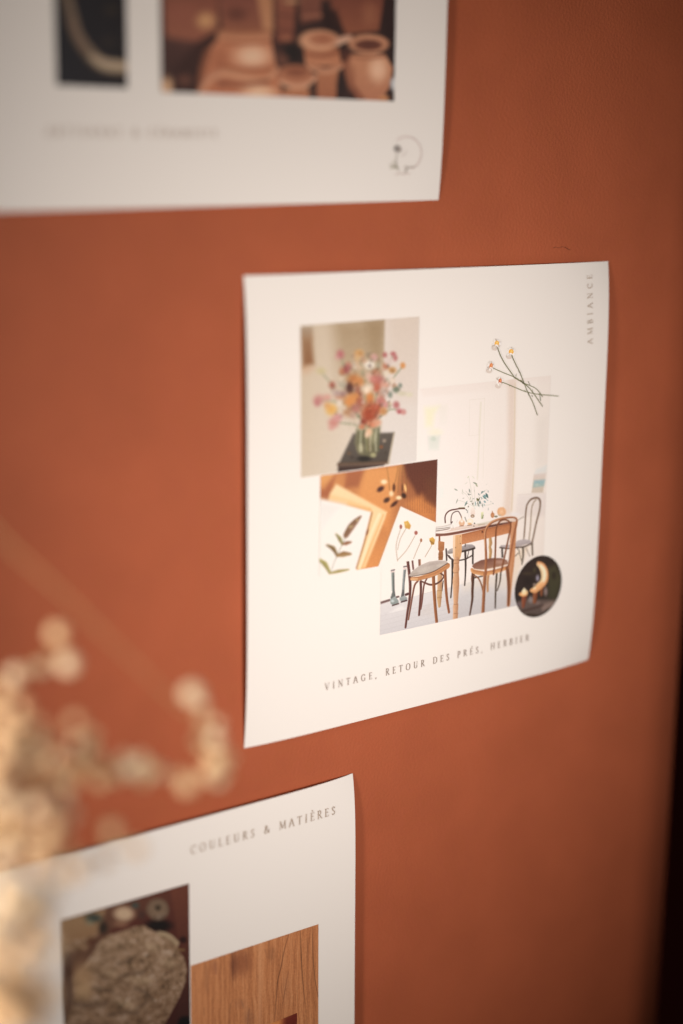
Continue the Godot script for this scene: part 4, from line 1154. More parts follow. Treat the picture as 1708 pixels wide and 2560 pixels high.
	c.blob("29.98,29.7 2.48,0.2 0.05,3.01", "a86a50", "a86a50", 0.95, 0.95)
	c.blob("34.97,30.1 3.44,0.27 0.05,3.02", "f0d8bc", "f0d8bc", 0.95, 0.95)
	c.blob("40.55,29.64 3.16,0.25 0.06,3.03", "c4684c", "c4684c", 0.95, 0.95)
	c.blob("45.04,28.63 3.82,0.3 0.06,2.54", "d8a088", "d8a088", 0.95, 0.95)
	c.blob("44.55,32.21 3.82,0.31 0.07,3.05", "c2a594", "c2a594", 0.95, 0.95)
	c.blob("47.98,33.4 1.92,0.16 0.05,2.04", "8a9080", "8a9080", 0.95, 0.95)
	c.blob("51.35,31.4 2.9,0.23 0.05,2.04", "75806a", "75806a", 0.95, 0.95)
	c.blob("53.61,29.75 1.61,0.13 0.04,1.53", "8a9080", "8a9080", 0.95, 0.95)
	c.blob("48.97,27.13 2.56,0.19 0.05,2.03", "e2c8b0", "e2c8b0", 0.95, 0.95)
	c.blob("19.07,30.16 3.65,0.29 0.02,1.99", "b8998f", "b8998f", 0.95, 0.95)
	c.blob("22.33,30.87 2.45,0.2 0.03,1.99", "a47e75", "a47e75", 0.95, 0.95)
	c.blob("9.43,32.02 4.19,0.35 0.03,2.96", "ca8e80", "ca8e80", 0.95, 0.95)
	c.blob("8.38,33.25 2.39,0.2 0.02,2.47", "c07a76", "c07a76", 0.95, 0.95)
	c.blob("13.7,31.49 3.01,0.25 0.02,1.98", "d39b89", "d39b89", 0.95, 0.95)
	c.blob("15.91,36.98 4.25,0.37 0.04,3.48", "e0a84c", "e0a84c", 0.95, 0.95)
	c.blob("13.74,35.02 2.41,0.21 0.02,1.98", "d9a060", "d9a060", 0.95, 0.95)
	c.blob("20.21,34.69 2.13,0.18 0.02,1.74", "e2cdb8", "e2cdb8", 0.95, 0.95)
	c.blob("26.21,34.3 4.94,0.41 0.06,4.26", "d98c40", "d98c40", 0.95, 0.95)
	c.blob("28.94,33.19 3.1,0.26 0.05,3.01", "d89048", "d89048", 0.95, 0.95)
	c.blob("31.18,35.17 3.11,0.26 0.05,3.02", "b0644a", "b0644a", 0.95, 0.95)
	c.blob("36.71,33.83 3.14,0.26 0.07,3.54", "d4823c", "d4823c", 0.95, 0.95)
	c.blob("42.36,35.66 3.17,0.27 0.05,2.54", "c47a70", "c47a70", 0.95, 0.95)
	c.blob("45.23,37.71 2.55,0.22 0.04,2.04", "cf9088", "cf9088", 0.95, 0.95)
	c.blob("24.63,39.08 3.7,0.33 0.04,3.01", "bb8a62", "bb8a62", 0.95, 0.95)
	c.blob("29.01,37.67 3.72,0.32 0.05,3.02", "b87868", "b87868", 0.95, 0.95)
	c.blob("27.4,40.67 2.48,0.22 0.03,2.02", "c09a84", "c09a84", 0.95, 0.95)
	c.blob("37.38,39.3 6.95,0.61 0.1,5.08", "b5552e", "b5552e", 0.95, 0.95)
	c.blob("36.31,41.92 5.68,0.51 0.08,4.07", "ac4a28", "ac4a28", 0.95, 0.95)
	c.blob("40.73,38.69 3.8,0.33 0.06,3.05", "b85a3c", "b85a3c", 0.95, 0.95)
	c.blob("44.16,40.35 3.19,0.28 0.05,2.55", "c88a50", "c88a50", 0.95, 0.95)
	c.blob("51.52,38.25 2.58,0.22 0.06,2.31", "bb706c", "bb706c", 0.95, 0.95)
	c.blob("53.31,41.15 2.59,0.23 0.04,1.8", "ca8180", "ca8180", 0.95, 0.95)
	c.blob("55.64,41.82 2.28,0.2 0.05,1.81", "ce8e84", "ce8e84", 0.95, 0.95)
	c.blob("53.32,41.61 1.29,0.11 0.03,1.03", "b86262", "b86262", 0.95, 0.95)
	c.blob("17.06,42.86 3.96,0.36 0.04,3", "cc887a", "cc887a", 0.95, 0.95)
	c.blob("19.2,40.83 3.66,0.33 0.03,2.5", "d0928a", "d0928a", 0.95, 0.95)
	c.blob("16,44.99 2.43,0.23 0.02,1.5", "d39b8d", "d39b8d", 0.95, 0.95)
	c.blob("33.55,43.93 2.51,0.23 0.04,2.03", "9a3c24", "9a3c24", 0.95, 0.95)
	c.blob("38.06,45.71 4.43,0.41 0.04,2.04", "d8845c", "d8845c", 0.95, 0.95)
	c.blob("40.86,45.06 3.17,0.29 0.04,2.04", "d99a78", "d99a78", 0.95, 0.95)
	c.blob("36.43,48.74 2.52,0.24 0.05,2.55", "e8b890", "e8b890", 0.95, 0.95)
	c.blob("35.33,49.99 1.89,0.18 0.04,2.04", "e5c0a0", "e5c0a0", 0.95, 0.95)
	c.blob("32.47,46.09 2.5,0.23 0.03,1.52", "c87850", "c87850", 0.95, 0.95)
	c.blob("54.85,33.5 3.89,0.32 0.04,1.54", "d0c4a8", "d0c4a8", 0.95, 0.95)
	c.blob("58.91,34.29 2.61,0.21 0.04,1.55", "d8ccb0", "d8ccb0", 0.95, 0.95)
	c.blob("36.44,19.25 4.25,0.3 0.05,2.9", "ece0cf", "ece0cf", 0.95, 0.95)
	c.blob("36.56,19.71 1.06,0.07 0.02,0.95", "84645a", "84645a", 0.95, 0.95)
	c.petals(11, 46, 260)
	print_picture(poster, c.texture("eee3d7", 0.85), Vector2(25.3, -21.2), Vector2(88.8, -20.6), Vector2(88.9, -85.6), Vector2(25.9, -86.0), 0.16, "printed photo of a colourful bouquet in a glass vase")
	c = Canvas.new(65.3, 45.4, 8.0)
	c.fill("d8904e", "8a4c30", "e0964e", "d88842")
	c.poly("23.83,-1.11 44.95,-0.48 37.82,29.95 23.19,19.58 20,10.86", "e29a52", "dd8f48", 3, 0.9)
	c.poly("45.46,-0.85 65.72,-0.8 66.76,31.25 60.54,23.93 55.52,18.14 52.14,12.17 47.74,6.15", "6d3a29", "7a4128", 1.6, 1)
	c.poly("56.51,15.26 66.48,22.52 66.73,30.38 53.55,24.33 47.54,18.43", "d9893f", "cf7f3c", 2.4, 0.85)
	c.poly("58.41,6.93 66,7.79 66.48,22.52 58.74,18.1", "70402a", "84492a", 2, 0.8)
	c.poly("13.81,-0.98 23.83,-1.11 20.44,7.18 12.93,7.12", "b0663c", "a8603a", 1.6, 0.9)
	c.poly("-0.37,5.15 8.38,0.05 4.58,11.46 -0.32,10.04", "b5683c", "a85f38", 1.4, 0.9)
	c.poly("-0.42,-0.54 8.37,-0.77 2.08,6.25 -0.36,5.96", "e0a25c", "dd9850", 1.5, 0.7)
	c.stroke("47.57,-0.62 48.71,22.85", "0.26 0.27", "5a2e20", "5a2e20", 0.4, 0.25)
	c.stroke("49.05,-0.21 50.1,23.03", "0.27 0.27", "5a2e20", "5a2e20", 0.4, 0.25)
	c.stroke("50.54,0.21 51.49,23.2", "0.27 0.27", "5a2e20", "5a2e20", 0.4, 0.25)
	c.stroke("52.04,0.62 52.88,23.38", "0.27 0.27", "5a2e20", "5a2e20", 0.4, 0.25)
	c.stroke("53.54,1.04 54.28,23.56", "0.27 0.27", "5a2e20", "5a2e20", 0.4, 0.25)
	c.stroke("55.04,1.45 55.68,23.74", "0.27 0.27", "5a2e20", "5a2e20", 0.4, 0.25)
	c.stroke("56.54,1.87 57.08,23.92", "0.27 0.27", "5a2e20", "5a2e20", 0.4, 0.25)
	c.stroke("58.06,2.29 58.49,24.1", "0.27 0.27", "5a2e20", "5a2e20", 0.4, 0.25)
	c.stroke("59.57,2.71 59.9,24.28", "0.27 0.27", "5a2e20", "5a2e20", 0.4, 0.25)
	c.stroke("61.09,3.14 61.31,24.46", "0.27 0.27", "5a2e20", "5a2e20", 0.4, 0.25)
	c.stroke("62.61,3.56 62.73,24.64", "0.27 0.28", "5a2e20", "5a2e20", 0.4, 0.25)
	c.stroke("64.14,3.98 64.15,24.82", "0.27 0.28", "5a2e20", "5a2e20", 0.4, 0.25)
	c.poly("8.44,4.75 36.84,20.91 35.71,23.94 25.17,45.19 19.54,44.98 28.4,19.83 27.24,18.22 4.48,11.44 5.14,8.66", "f2cd9a", "eebf84", 0.8, 1)
	c.poly("4.58,11.25 5.15,9.07 16.01,12.86 27.23,17.58 28.29,19.82 16.05,15.77", "e8b878", "e8b878", 1, 0.7)
	c.stroke("32.45,21.61 27.48,31.09 22.09,44.73", "1.81 1.8 1.81", "f6d9ae", "f6d9ae", 0.9, 0.8)
	c.stroke("34.78,21.91 29.56,32.22 23.11,44.88", "0.75 0.75 0.74", "e0a866", "e0a866", 0.6, 0.7)
	c.stroke("7.07,13.41 7.27,14.09", "0.34 0.34", "d2a878", "d2a878", 0.4, 0.6)
	c.stroke("8.56,13.88 8.76,14.56", "0.34 0.34", "d2a878", "d2a878", 0.4, 0.6)
	c.stroke("10.05,14.35 10.26,15.04", "0.34 0.34", "d2a878", "d2a878", 0.4, 0.6)
	c.stroke("11.55,14.83 11.75,15.52", "0.34 0.34", "d2a878", "d2a878", 0.4, 0.6)
	c.stroke("13.05,15.31 13.26,15.99", "0.34 0.34", "d2a878", "d2a878", 0.4, 0.6)
	c.stroke("14.55,15.78 14.76,16.47", "0.34 0.34", "d2a878", "d2a878", 0.4, 0.6)
	c.stroke("16.06,16.26 16.27,16.96", "0.34 0.34", "d2a878", "d2a878", 0.4, 0.6)
	c.stroke("17.58,16.75 17.79,17.44", "0.34 0.34", "d2a878", "d2a878", 0.4, 0.6)
	c.stroke("19.1,17.23 19.31,17.92", "0.34 0.34", "d2a878", "d2a878", 0.4, 0.6)
	c.stroke("20.62,17.71 20.83,18.41", "0.34 0.34", "d2a878", "d2a878", 0.4, 0.6)
	c.stroke("22.15,18.2 22.36,18.89", "0.35 0.35", "d2a878", "d2a878", 0.4, 0.6)
	c.stroke("23.68,18.69 23.89,19.38", "0.35 0.35", "d2a878", "d2a878", 0.4, 0.6)
	c.stroke("25.21,19.17 25.43,19.87", "0.35 0.35", "d2a878", "d2a878", 0.4, 0.6)
	c.stroke("26.76,19.66 26.97,20.36", "0.35 0.35", "d2a878", "d2a878", 0.4, 0.6)
	c.poly("-0.32,10.37 12.03,14.23 27.88,19.77 20.37,45.74 19.6,48.6 5.74,48.35 -4.39,47.4 -4.69,9.1", "f1e8df", "f0e6dc", 0.8, 1)
	c.poly("-0.8,10.8 13.04,14.56 5.19,22.23 -0.64,28.87", "e0d6ca", "e6ddd2", 3, 0.9)
	c.stroke("28.3,20.24 24.93,31.58 20.3,44.46", "1.05 1.06 1.06", "b5804f", "b5804f", 0.8, 0.8)
	c.blob("25.9,28.76 0.79,0.31 -0.72,1.92", "8a5432", "8a5432", 0.8, 0.8)
	c.poly("44.39,19.23 65.89,29.61 66.57,50.97 48.87,49.19 31.68,47.46", "f0e3d8", "efdfd4", 0.35, 1)
	c.stroke("44.39,19.23 37.88,32.52 32.41,44.99", "0.54 0.54 0.54", "b98a5c", "b98a5c", 0.4, 0.5)
	c.stroke("5.95,44.82 8.86,38.55 12.28,32.34 14.98,27.7", "0.62 0.72 0.83 0.93", "d0c8ba", "b8ae9c", 0.6, 1)
	c.stroke("14.23,28.43 16.7,25.42 19.19,23.25 22.19,21.05", "3.08 3.78 3.02 0.9", "a57c62", "85603f", 0.9, 1)
	c.blob("15.72,26.96 0.55,0.45 -0.7,0.61", "7d5a44", "7d5a44", 0.8, 0.8)
	c.blob("17.2,25.07 0.55,0.45 -0.7,0.61", "b8a070", "b8a070", 0.8, 0.8)
	c.blob("16.19,24.94 0.55,0.45 -0.7,0.61", "b8a070", "b8a070", 0.8, 0.8)
	c.blob("18.69,23.6 0.55,0.45 -0.71,0.61", "7d5a44", "7d5a44", 0.8, 0.8)
	c.blob("20.19,22.54 0.55,0.45 -0.71,0.61", "b8a070", "b8a070", 0.8, 0.8)
	c.blob("14.98,28.12 0.55,0.45 -0.7,0.61", "7d5a44", "7d5a44", 0.8, 0.8)
	c.stroke("12.28,32.55 10.85,29.84 8.62,27.25", "0.93 2.08 0.61", "a89a64", "8a7a48", 0.8, 1)
	c.stroke("12.53,32.38 14.54,32.32 16.91,32.15", "0.87 1.94 0.89", "a87a58", "8f5f42", 0.8, 1)
	c.stroke("9.44,37.17 7.31,33.73 3.72,31.64", "1.1 2.13 0.73", "96794a", "7a5c38", 0.9, 1)
	c.stroke("9.45,37.38 12.85,37.11 16.99,37.63", "1.07 2.68 1.02", "ae8a58", "946c40", 0.9, 1)
	c.stroke("5.54,44.42 3.02,40.28 -0.65,37.48", "1.18 2.33 0.9", "b0a258", "94864a", 0.9, 1)
	c.stroke("5.55,44.84 10.44,44.66 16.08,44.67", "0.88 1.68 0.62", "b8a468", "a08a50", 0.9, 1)
	c.blob("-0.06,37.86 1.18,0.17 0.01,0.83", "b8ae6a", "b8ae6a", 0.9, 0.8)
	c.stroke("43.43,44.56 42.45,37.01 44.66,30.02", "0.42 0.43 0.44", "bda58c", "bda58c", 0.25, 1)
	c.stroke("43.3,39.28 44.76,34.33 47.84,30.02", "0.44 0.44 0.44", "bda58c", "bda58c", 0.25, 1)
	c.stroke("43.42,44.13 48.63,40.04 53.28,33.99", "0.43 0.43 0.44", "bda58c", "bda58c", 0.25, 1)
	c.stroke("52.77,44.63 54.66,40.9 56.71,37.28", "0.45 0.45 0.45", "bda58c", "bda58c", 0.25, 1)
	c.stroke("59.53,44.75 63.31,39.95", "0.45 0.45", "bda58c", "bda58c", 0.25, 1)
	c.blob("44.89,28.77 0.9,0.12 0.03,1.2", "b06e5c", "9c5648", 0.35, 1)
	c.poly("46.58,26.64 48.91,26.43 50.79,29.04 50.09,30.67 47.29,29.6", "dcac48", "c89038", 0.3, 1)
	c.blob("47.89,27.88 0.64,0.08 0.02,0.6", "e6c070", "e6c070", 0.8, 0.8)
	c.blob("53.78,32.76 1.13,0.15 0.03,1.09", "b86c5c", "a05848", 0.35, 1)
	c.blob("56.91,36.66 0.76,0.11 0.03,0.96", "b57850", "9c6440", 0.35, 1)
	c.poly("61.57,36.56 63.74,35.99 65.15,37.5 64.73,39.71 62.98,39.64", "e0ac40", "b88432", 0.3, 1)
	c.stroke("62.04,37.59 64.28,39.21", "0.44 0.44", "8a6028", "8a6028", 0.3, 0.8)
	c.stroke("36.13,0.44 37.28,5.8 38.02,10.92", "0.46 0.46 0.47", "9a6a34", "9a6a34", 0.4, 0.7)
	c.stroke("42.47,0.72 41.68,5.04 40.48,9.11", "0.48 0.48 0.48", "9a6a34", "9a6a34", 0.4, 0.7)
	c.stroke("44.77,0.76 45.04,7.53 45.41,13.92", "0.47 0.48 0.48", "9a6a34", "9a6a34", 0.4, 0.7)
	c.stroke("43.51,0.7 43.02,6.45 42.65,12.74", "0.48 0.48 0.48", "9a6a34", "9a6a34", 0.4, 0.7)
	c.stroke("45.51,1.26 47.84,9.97", "0.46 0.47", "9a6a34", "9a6a34", 0.4, 0.7)
	c.blob("34.72,6.84 2.39,0.28 0.03,1.43", "f2d4a4", "f2d4a4", 0.8, 1)
	c.blob("39,12.73 1.67,0.2 0.04,1.69", "ecca9a", "ecca9a", 0.8, 1)
	c.blob("43.34,15.15 2.22,0.27 0.03,1.19", "f2d2a0", "f2d2a0", 0.8, 1)
	c.blob("46.92,11.13 0.93,-0.04 0.7,2.58", "f2bd70", "f2bd70", 0.8, 0.9)
	c.blob("32.82,9.89 2.36,-1.05 1.08,1.37", "55302a", "55302a", 0.8, 1)
	c.blob("40.4,10.15 1.15,0.14 0.06,2.45", "6a3e26", "6a3e26", 0.8, 1)
	c.blob("36.46,15.37 2.12,-0.93 1.03,1.31", "59382a", "59382a", 0.8, 1)
	c.blob("40.78,17.68 2.53,-1.44 0.9,0.96", "58301f", "58301f", 0.8, 1)
	c.blob("46.17,14.52 1.56,-0.5 1.11,1.7", "4a2c1e", "4a2c1e", 0.8, 1)
	c.blob("45.23,10.93 0.63,0.07 0.06,2.55", "6a4024", "6a4024", 0.8, 1)
	print_picture(poster, c.texture("ebdfd2", 0.85), Vector2(36.0, -86.3), Vector2(101.3, -86.1), Vector2(101.3, -131.9), Vector2(35.8, -131.4), 0.22, "orange printed photo of pressed plants on paper cards")
	c = Canvas.new(31.6, 31.6, 9.0)
	c.fill("3a2822", "3a2a20", "2e2420", "3a3024")
	c.poly("21.68,7.14 27.06,6.38 31.71,14.56 28.14,24.87 22.83,23.01", "4f462c", "46402a", 2, 0.9)
	c.blob("26.07,11.72 2.1,0.32 0.16,2.78", "382c20", "382c20", 1, 1)
	c.blob("8.22,8.02 5.1,0.78 0.06,1.17", "4a3a28", "4a3a28", 1, 0.8)
	c.blob("12.72,6.96 1.54,0.23 0.1,1.96", "54492c", "54492c", 1, 0.7)
	c.blob("8.43,11.92 4.6,0.72 0.16,3.13", "2e211c", "2e211c", 1, 0.9)
	c.poly("1.11,21.42 10.41,20.8 14.56,22.26 22.86,23.61 27.63,25.18 25.68,27.43 18.08,30.51 9.41,31 2.57,25.54", "6b564c", "5c4a40", 1.2, 1)
	c.poly("17.82,25.74 27.6,24.58 26.71,27.21 19.3,29.14", "8a7060", "94786a", 1.2, 0.8)
	c.stroke("5.14,26.76 12.74,26.46 19.12,25.95", "1.29 1.31 1.33", "4a342c", "4a342c", 1, 0.8)
	c.stroke("9.31,29.02 14.48,30.29", "1.16 1.16", "3a2a1e", "3a2a1e", 1, 0.8)
	c.blob("10.96,21.67 2.05,0.34 0.13,2.56", "8a7c76", "8a7c76", 0.9, 0.9)
	c.blob("15.69,24.21 2.33,0.38 0.07,1.39", "7c6258", "7c6258", 0.9, 0.9)
	c.blob("15,11.39 1.54,0.24 0.13,2.36", "9c8e98", "9c8e98", 0.9, 0.9)
	c.blob("20.81,19.15 1.56,0.25 0.19,3.37", "977d74", "977d74", 0.9, 0.9)
	c.blob("2.95,23.08 1.52,0.25 0.08,1.57", "6e5a5c", "6e5a5c", 0.9, 0.8)
	c.blob("13.12,14.41 1.54,0.24 0.05,0.98", "b59a84", "b59a84", 0.9, 0.8)
	c.stroke("18.13,17.35 18.04,20.27", "2.12 1.59", "9a5630", "74401f", 0.5, 1)
	c.stroke("14,19.03 13.63,23.08", "3.44 2.38", "9c5c34", "70381c", 0.6, 1)
	c.stroke("6.68,19.8 6.24,24.4", "3.66 1.83", "9c5230", "6d3a26", 0.7, 1)
	c.stroke("15.11,4.02 17.9,6.19 19.63,9.56 19.67,12.7 18.24,14.62 15.47,15.46", "2.22 3.78 4.56 4.83 4.34 2.84", "f0c492", "d98e52", 0.7, 1)
	c.stroke("16.69,5.03 19.15,7.93 19.82,10.76 19.32,13.23", "1.1 1.91 2.1 1.61", "f6dcba", "f6dcba", 0.9, 0.8)
	c.stroke("16.77,15.76 13.77,17.04 10.97,16.99", "3.67 3.44 1.46", "e6ab70", "d89458", 0.6, 1)
	c.blob("13.21,16.17 1.29,0.2 0.05,0.98", "f0d2a6", "f0d2a6", 0.9, 0.8)
	c.blob("5.71,18.09 3.36,0.54 0.07,1.41", "e9ac6e", "dc9450", 0.5, 1)
	c.poly("4.63,16.56 6.31,14.89 8.71,17.4 8.27,18.7 5.22,18.2", "ecd3ac", "e9bf88", 0.6, 1)
	c.blob("8.22,17.72 1.28,0.2 0.06,1.18", "e8a868", "e8a868", 0.9, 0.7)
	print_picture(poster, c.texture("e2d3c3", 0.85), Vector2(151.9, -141.0), Vector2(183.5, -141.0), Vector2(183.5, -172.6), Vector2(151.9, -172.6), 0.26, "round dark printed photo of small golden mushrooms", true)
	var st := SurfaceTool.new()
	st.begin(Mesh.PRIMITIVE_TRIANGLES)
	_ellipse(st, poster, "133.87,-37.47 1.62,-0.61 -0.52,-0.97", "cbb7a5", 0.24)
	_ellipse(st, poster, "136.73,-35.58 1.12,-0.23 -0.07,-0.31", "f6ecdf", 0.26)
	_ellipse(st, poster, "136.58,-36.07 1.04,-0.55 -0.18,-0.2", "d2c2b0", 0.264)
	_ellipse(st, poster, "136.28,-36.41 0.75,-0.7 -0.28,-0.16", "bcaa98", 0.268)
	_ellipse(st, poster, "135.67,-36.74 0.42,-0.99 -0.35,-0.06", "fbf2e6", 0.272)
	_ellipse(st, poster, "134.85,-36.81 -0.12,-1.05 -0.33,0.05", "bcaa98", 0.276)
	_ellipse(st, poster, "134.05,-36.59 -0.66,-0.92 -0.37,0.17", "d2c2b0", 0.28)
	_ellipse(st, poster, "133.28,-35.99 -1.23,-0.53 -0.24,0.28", "bcaa98", 0.28400000000000003)
	_ellipse(st, poster, "133.04,-35.54 -1.1,-0.17 -0.1,0.25", "f6ecdf", 0.28800000000000003)
	_ellipse(st, poster, "133.03,-34.84 -1.25,0.25 0.06,0.28", "f6ecdf", 0.29200000000000004)
	_ellipse(st, poster, "133.37,-34.29 -0.99,0.56 0.18,0.19", "f6ecdf", 0.29600000000000004)
	_ellipse(st, poster, "133.87,-33.98 -0.75,0.82 0.32,0.15", "f6ecdf", 0.3)
	_ellipse(st, poster, "134.5,-33.85 -0.33,0.86 0.38,0.05", "bcaa98", 0.304)
	_ellipse(st, poster, "135.46,-33.99 0.25,0.73 0.36,-0.1", "f6ecdf", 0.308)
	_ellipse(st, poster, "136.05,-34.3 0.63,0.58 0.27,-0.17", "fbf2e6", 0.312)
	_ellipse(st, poster, "136.56,-34.87 1.12,0.27 0.15,-0.26", "d2c2b0", 0.316)
	_ellipse(st, poster, "135.03,-35.24 1.36,-0.29 -0.28,-1.21", "e0a144", 0.335)
	_ellipse(st, poster, "135.23,-34.98 0.68,-0.14 -0.12,-0.54", "e8b764", 0.34)
	_ellipse(st, poster, "134.92,-36.1 0.8,-0.23 -0.13,-0.35", "f4e8dc", 0.345)
	_ellipse(st, poster, "142.96,-42.02 1.65,-0.62 -0.52,-0.97", "cbb7a5", 0.24)
	_ellipse(st, poster, "145.87,-40.07 0.99,-0.18 -0.04,-0.25", "fbf2e6", 0.26)
	_ellipse(st, poster, "145.67,-40.69 0.97,-0.58 -0.24,-0.24", "f6ecdf", 0.264)
	_ellipse(st, poster, "145.23,-41.09 0.68,-0.82 -0.36,-0.15", "fbf2e6", 0.268)
	_ellipse(st, poster, "144.59,-41.32 0.33,-1.12 -0.42,-0.03", "bcaa98", 0.272)
	_ellipse(st, poster, "143.77,-41.32 -0.21,-0.87 -0.33,0.07", "d2c2b0", 0.276)
	_ellipse(st, poster, "142.99,-41.05 -0.83,-0.94 -0.33,0.18", "d2c2b0", 0.28)
	_ellipse(st, poster, "142.57,-40.74 -1.15,-0.72 -0.24,0.21", "fbf2e6", 0.28400000000000003)
	_ellipse(st, poster, "142.11,-40.01 -1.25,-0.15 -0.11,0.31", "f6ecdf", 0.28800000000000003)
	_ellipse(st, poster, "142.09,-39.42 -1.24,0.21 0.04,0.31", "fbf2e6", 0.29200000000000004)
	_ellipse(st, poster, "142.4,-38.86 -1.25,0.65 0.19,0.23", "fbf2e6", 0.29600000000000004)
	_ellipse(st, poster, "143.01,-38.47 -0.76,0.87 0.35,0.15", "f6ecdf", 0.3)
	_ellipse(st, poster, "143.56,-38.36 -0.36,0.87 0.41,0.06", "f6ecdf", 0.304)
	_ellipse(st, poster, "144.35,-38.43 0.16,0.99 0.36,-0.06", "d2c2b0", 0.308)
	_ellipse(st, poster, "145.22,-38.85 0.68,0.58 0.28,-0.19", "d2c2b0", 0.312)
	_ellipse(st, poster, "145.6,-39.25 0.82,0.29 0.18,-0.24", "fbf2e6", 0.316)
	_ellipse(st, poster, "144.14,-39.76 1.53,-0.33 -0.28,-1.22", "e09c36", 0.335)
	_ellipse(st, poster, "144.35,-39.5 0.76,-0.16 -0.12,-0.55", "e8b764", 0.34)
	_ellipse(st, poster, "144.03,-40.63 0.89,-0.26 -0.13,-0.36", "f4e8dc", 0.345)
	_ellipse(st, poster, "130.79,-47.73 1.62,-0.63 -0.52,-0.97", "cbb7a5", 0.24)
	_ellipse(st, poster, "133.13,-45.72 0.66,-0.12 -0.05,-0.3", "fbf2e6", 0.26)
	_ellipse(st, poster, "133.01,-46.31 0.69,-0.53 -0.22,-0.16", "f6ecdf", 0.264)
	_ellipse(st, poster, "132.71,-46.73 0.43,-0.7 -0.37,-0.1", "fbf2e6", 0.268)
	_ellipse(st, poster, "132.19,-46.99 0.17,-1.09 -0.42,0", "bcaa98", 0.272)
	_ellipse(st, poster, "131.58,-46.96 -0.24,-0.94 -0.4,0.1", "f6ecdf", 0.276)
	_ellipse(st, poster, "131.22,-46.81 -0.4,-0.73 -0.31,0.12", "f6ecdf", 0.28)
	_ellipse(st, poster, "130.81,-46.46 -0.75,-0.63 -0.26,0.18", "bcaa98", 0.28400000000000003)
	_ellipse(st, poster, "130.51,-45.92 -1.05,-0.31 -0.17,0.27", "bcaa98", 0.28800000000000003)
	_ellipse(st, poster, "130.44,-45.26 -1.12,0.17 0.03,0.3", "fbf2e6", 0.29200000000000004)
	_ellipse(st, poster, "130.65,-44.68 -0.96,0.6 0.25,0.24", "f6ecdf", 0.29600000000000004)
	_ellipse(st, poster, "131.03,-44.32 -0.65,0.83 0.31,0.12", "d2c2b0", 0.3)
	_ellipse(st, poster, "131.57,-44.16 -0.27,0.96 0.41,0.03", "d2c2b0", 0.304)
	_ellipse(st, poster, "132.11,-44.25 0.11,0.87 0.43,-0.07", "bcaa98", 0.308)
	_ellipse(st, poster, "132.6,-44.56 0.45,0.66 0.32,-0.15", "fbf2e6", 0.312)
	_ellipse(st, poster, "132.94,-44.99 0.7,0.37 0.26,-0.26", "bcaa98", 0.316)
	_ellipse(st, poster, "131.95,-45.5 1.07,-0.24 -0.3,-1.31", "c8743f", 0.335)
	_ellipse(st, poster, "132.16,-45.24 0.53,-0.12 -0.14,-0.59", "d68a58", 0.34)
	_ellipse(st, poster, "131.85,-46.36 0.63,-0.19 -0.13,-0.35", "f4e8dc", 0.345)
	_ellipse(st, poster, "136.69,-55.29 1.64,-0.64 -0.52,-0.97", "cbb7a5", 0.24)
	_ellipse(st, poster, "139.06,-53.28 0.73,-0.14 -0.06,-0.32", "f6ecdf", 0.26)
	_ellipse(st, poster, "138.93,-53.89 0.65,-0.52 -0.25,-0.18", "bcaa98", 0.264)
	_ellipse(st, poster, "138.57,-54.33 0.48,-0.86 -0.33,-0.08", "d2c2b0", 0.268)
	_ellipse(st, poster, "138.27,-54.5 0.23,-0.82 -0.38,-0.02", "d2c2b0", 0.272)
	_ellipse(st, poster, "137.61,-54.55 -0.16,-0.95 -0.43,0.08", "d2c2b0", 0.276)
	_ellipse(st, poster, "137.14,-54.37 -0.42,-0.79 -0.34,0.13", "f6ecdf", 0.28)
	_ellipse(st, poster, "136.7,-54 -0.65,-0.54 -0.26,0.19", "f6ecdf", 0.28400000000000003)
	_ellipse(st, poster, "136.4,-53.46 -0.96,-0.27 -0.2,0.31", "f6ecdf", 0.28800000000000003)
	_ellipse(st, poster, "136.32,-52.84 -0.96,0.12 0.01,0.28", "f6ecdf", 0.29200000000000004)
	_ellipse(st, poster, "136.58,-52.15 -0.91,0.63 0.23,0.19", "bcaa98", 0.29600000000000004)
	_ellipse(st, poster, "136.85,-51.89 -0.68,0.77 0.28,0.13", "d2c2b0", 0.3)
	_ellipse(st, poster, "137.43,-51.69 -0.31,0.98 0.41,0.04", "f6ecdf", 0.304)
	_ellipse(st, poster, "138.17,-51.85 0.17,0.66 0.35,-0.09", "d2c2b0", 0.308)
	_ellipse(st, poster, "138.52,-52.1 0.41,0.59 0.32,-0.15", "d2c2b0", 0.312)
	_ellipse(st, poster, "138.88,-52.57 0.73,0.34 0.24,-0.26", "f6ecdf", 0.316)
	_ellipse(st, poster, "137.86,-53.04 0.97,-0.22 -0.3,-1.32", "b95c3e", 0.335)
	_ellipse(st, poster, "138.07,-52.78 0.49,-0.11 -0.14,-0.6", "d68a58", 0.34)
	_ellipse(st, poster, "137.75,-53.91 0.57,-0.18 -0.13,-0.36", "f4e8dc", 0.345)
	_ribbon(st, poster, "135.65,-37.04 137.44,-40.69 140.55,-45 145.96,-50.89 147.51,-52.39 152.46,-54.98 156.72,-57.83 161.51,-62.7 165.75,-67.35", 0.42, "736e48", 0.34)
	_ribbon(st, poster, "144.58,-41.3 146.77,-44.88 150.36,-50.11 153.23,-55.32 156.1,-60.29 159.36,-65.06 162.58,-71.32", 0.42, "736e48", 0.34)
	_ribbon(st, poster, "133,-46.39 135.95,-47.69 141.13,-49.71 147.5,-52.11 152.84,-55.01 157.42,-56.76 160.51,-58.12 163.27,-60.31 165.54,-62.75", 0.38, "736e48", 0.34)
	_ribbon(st, poster, "138.94,-53.53 142.47,-54.77 147.73,-56.84 154.55,-59.33 161.42,-61 167.17,-61.89 176.02,-63.18", 0.42, "736e48", 0.34)
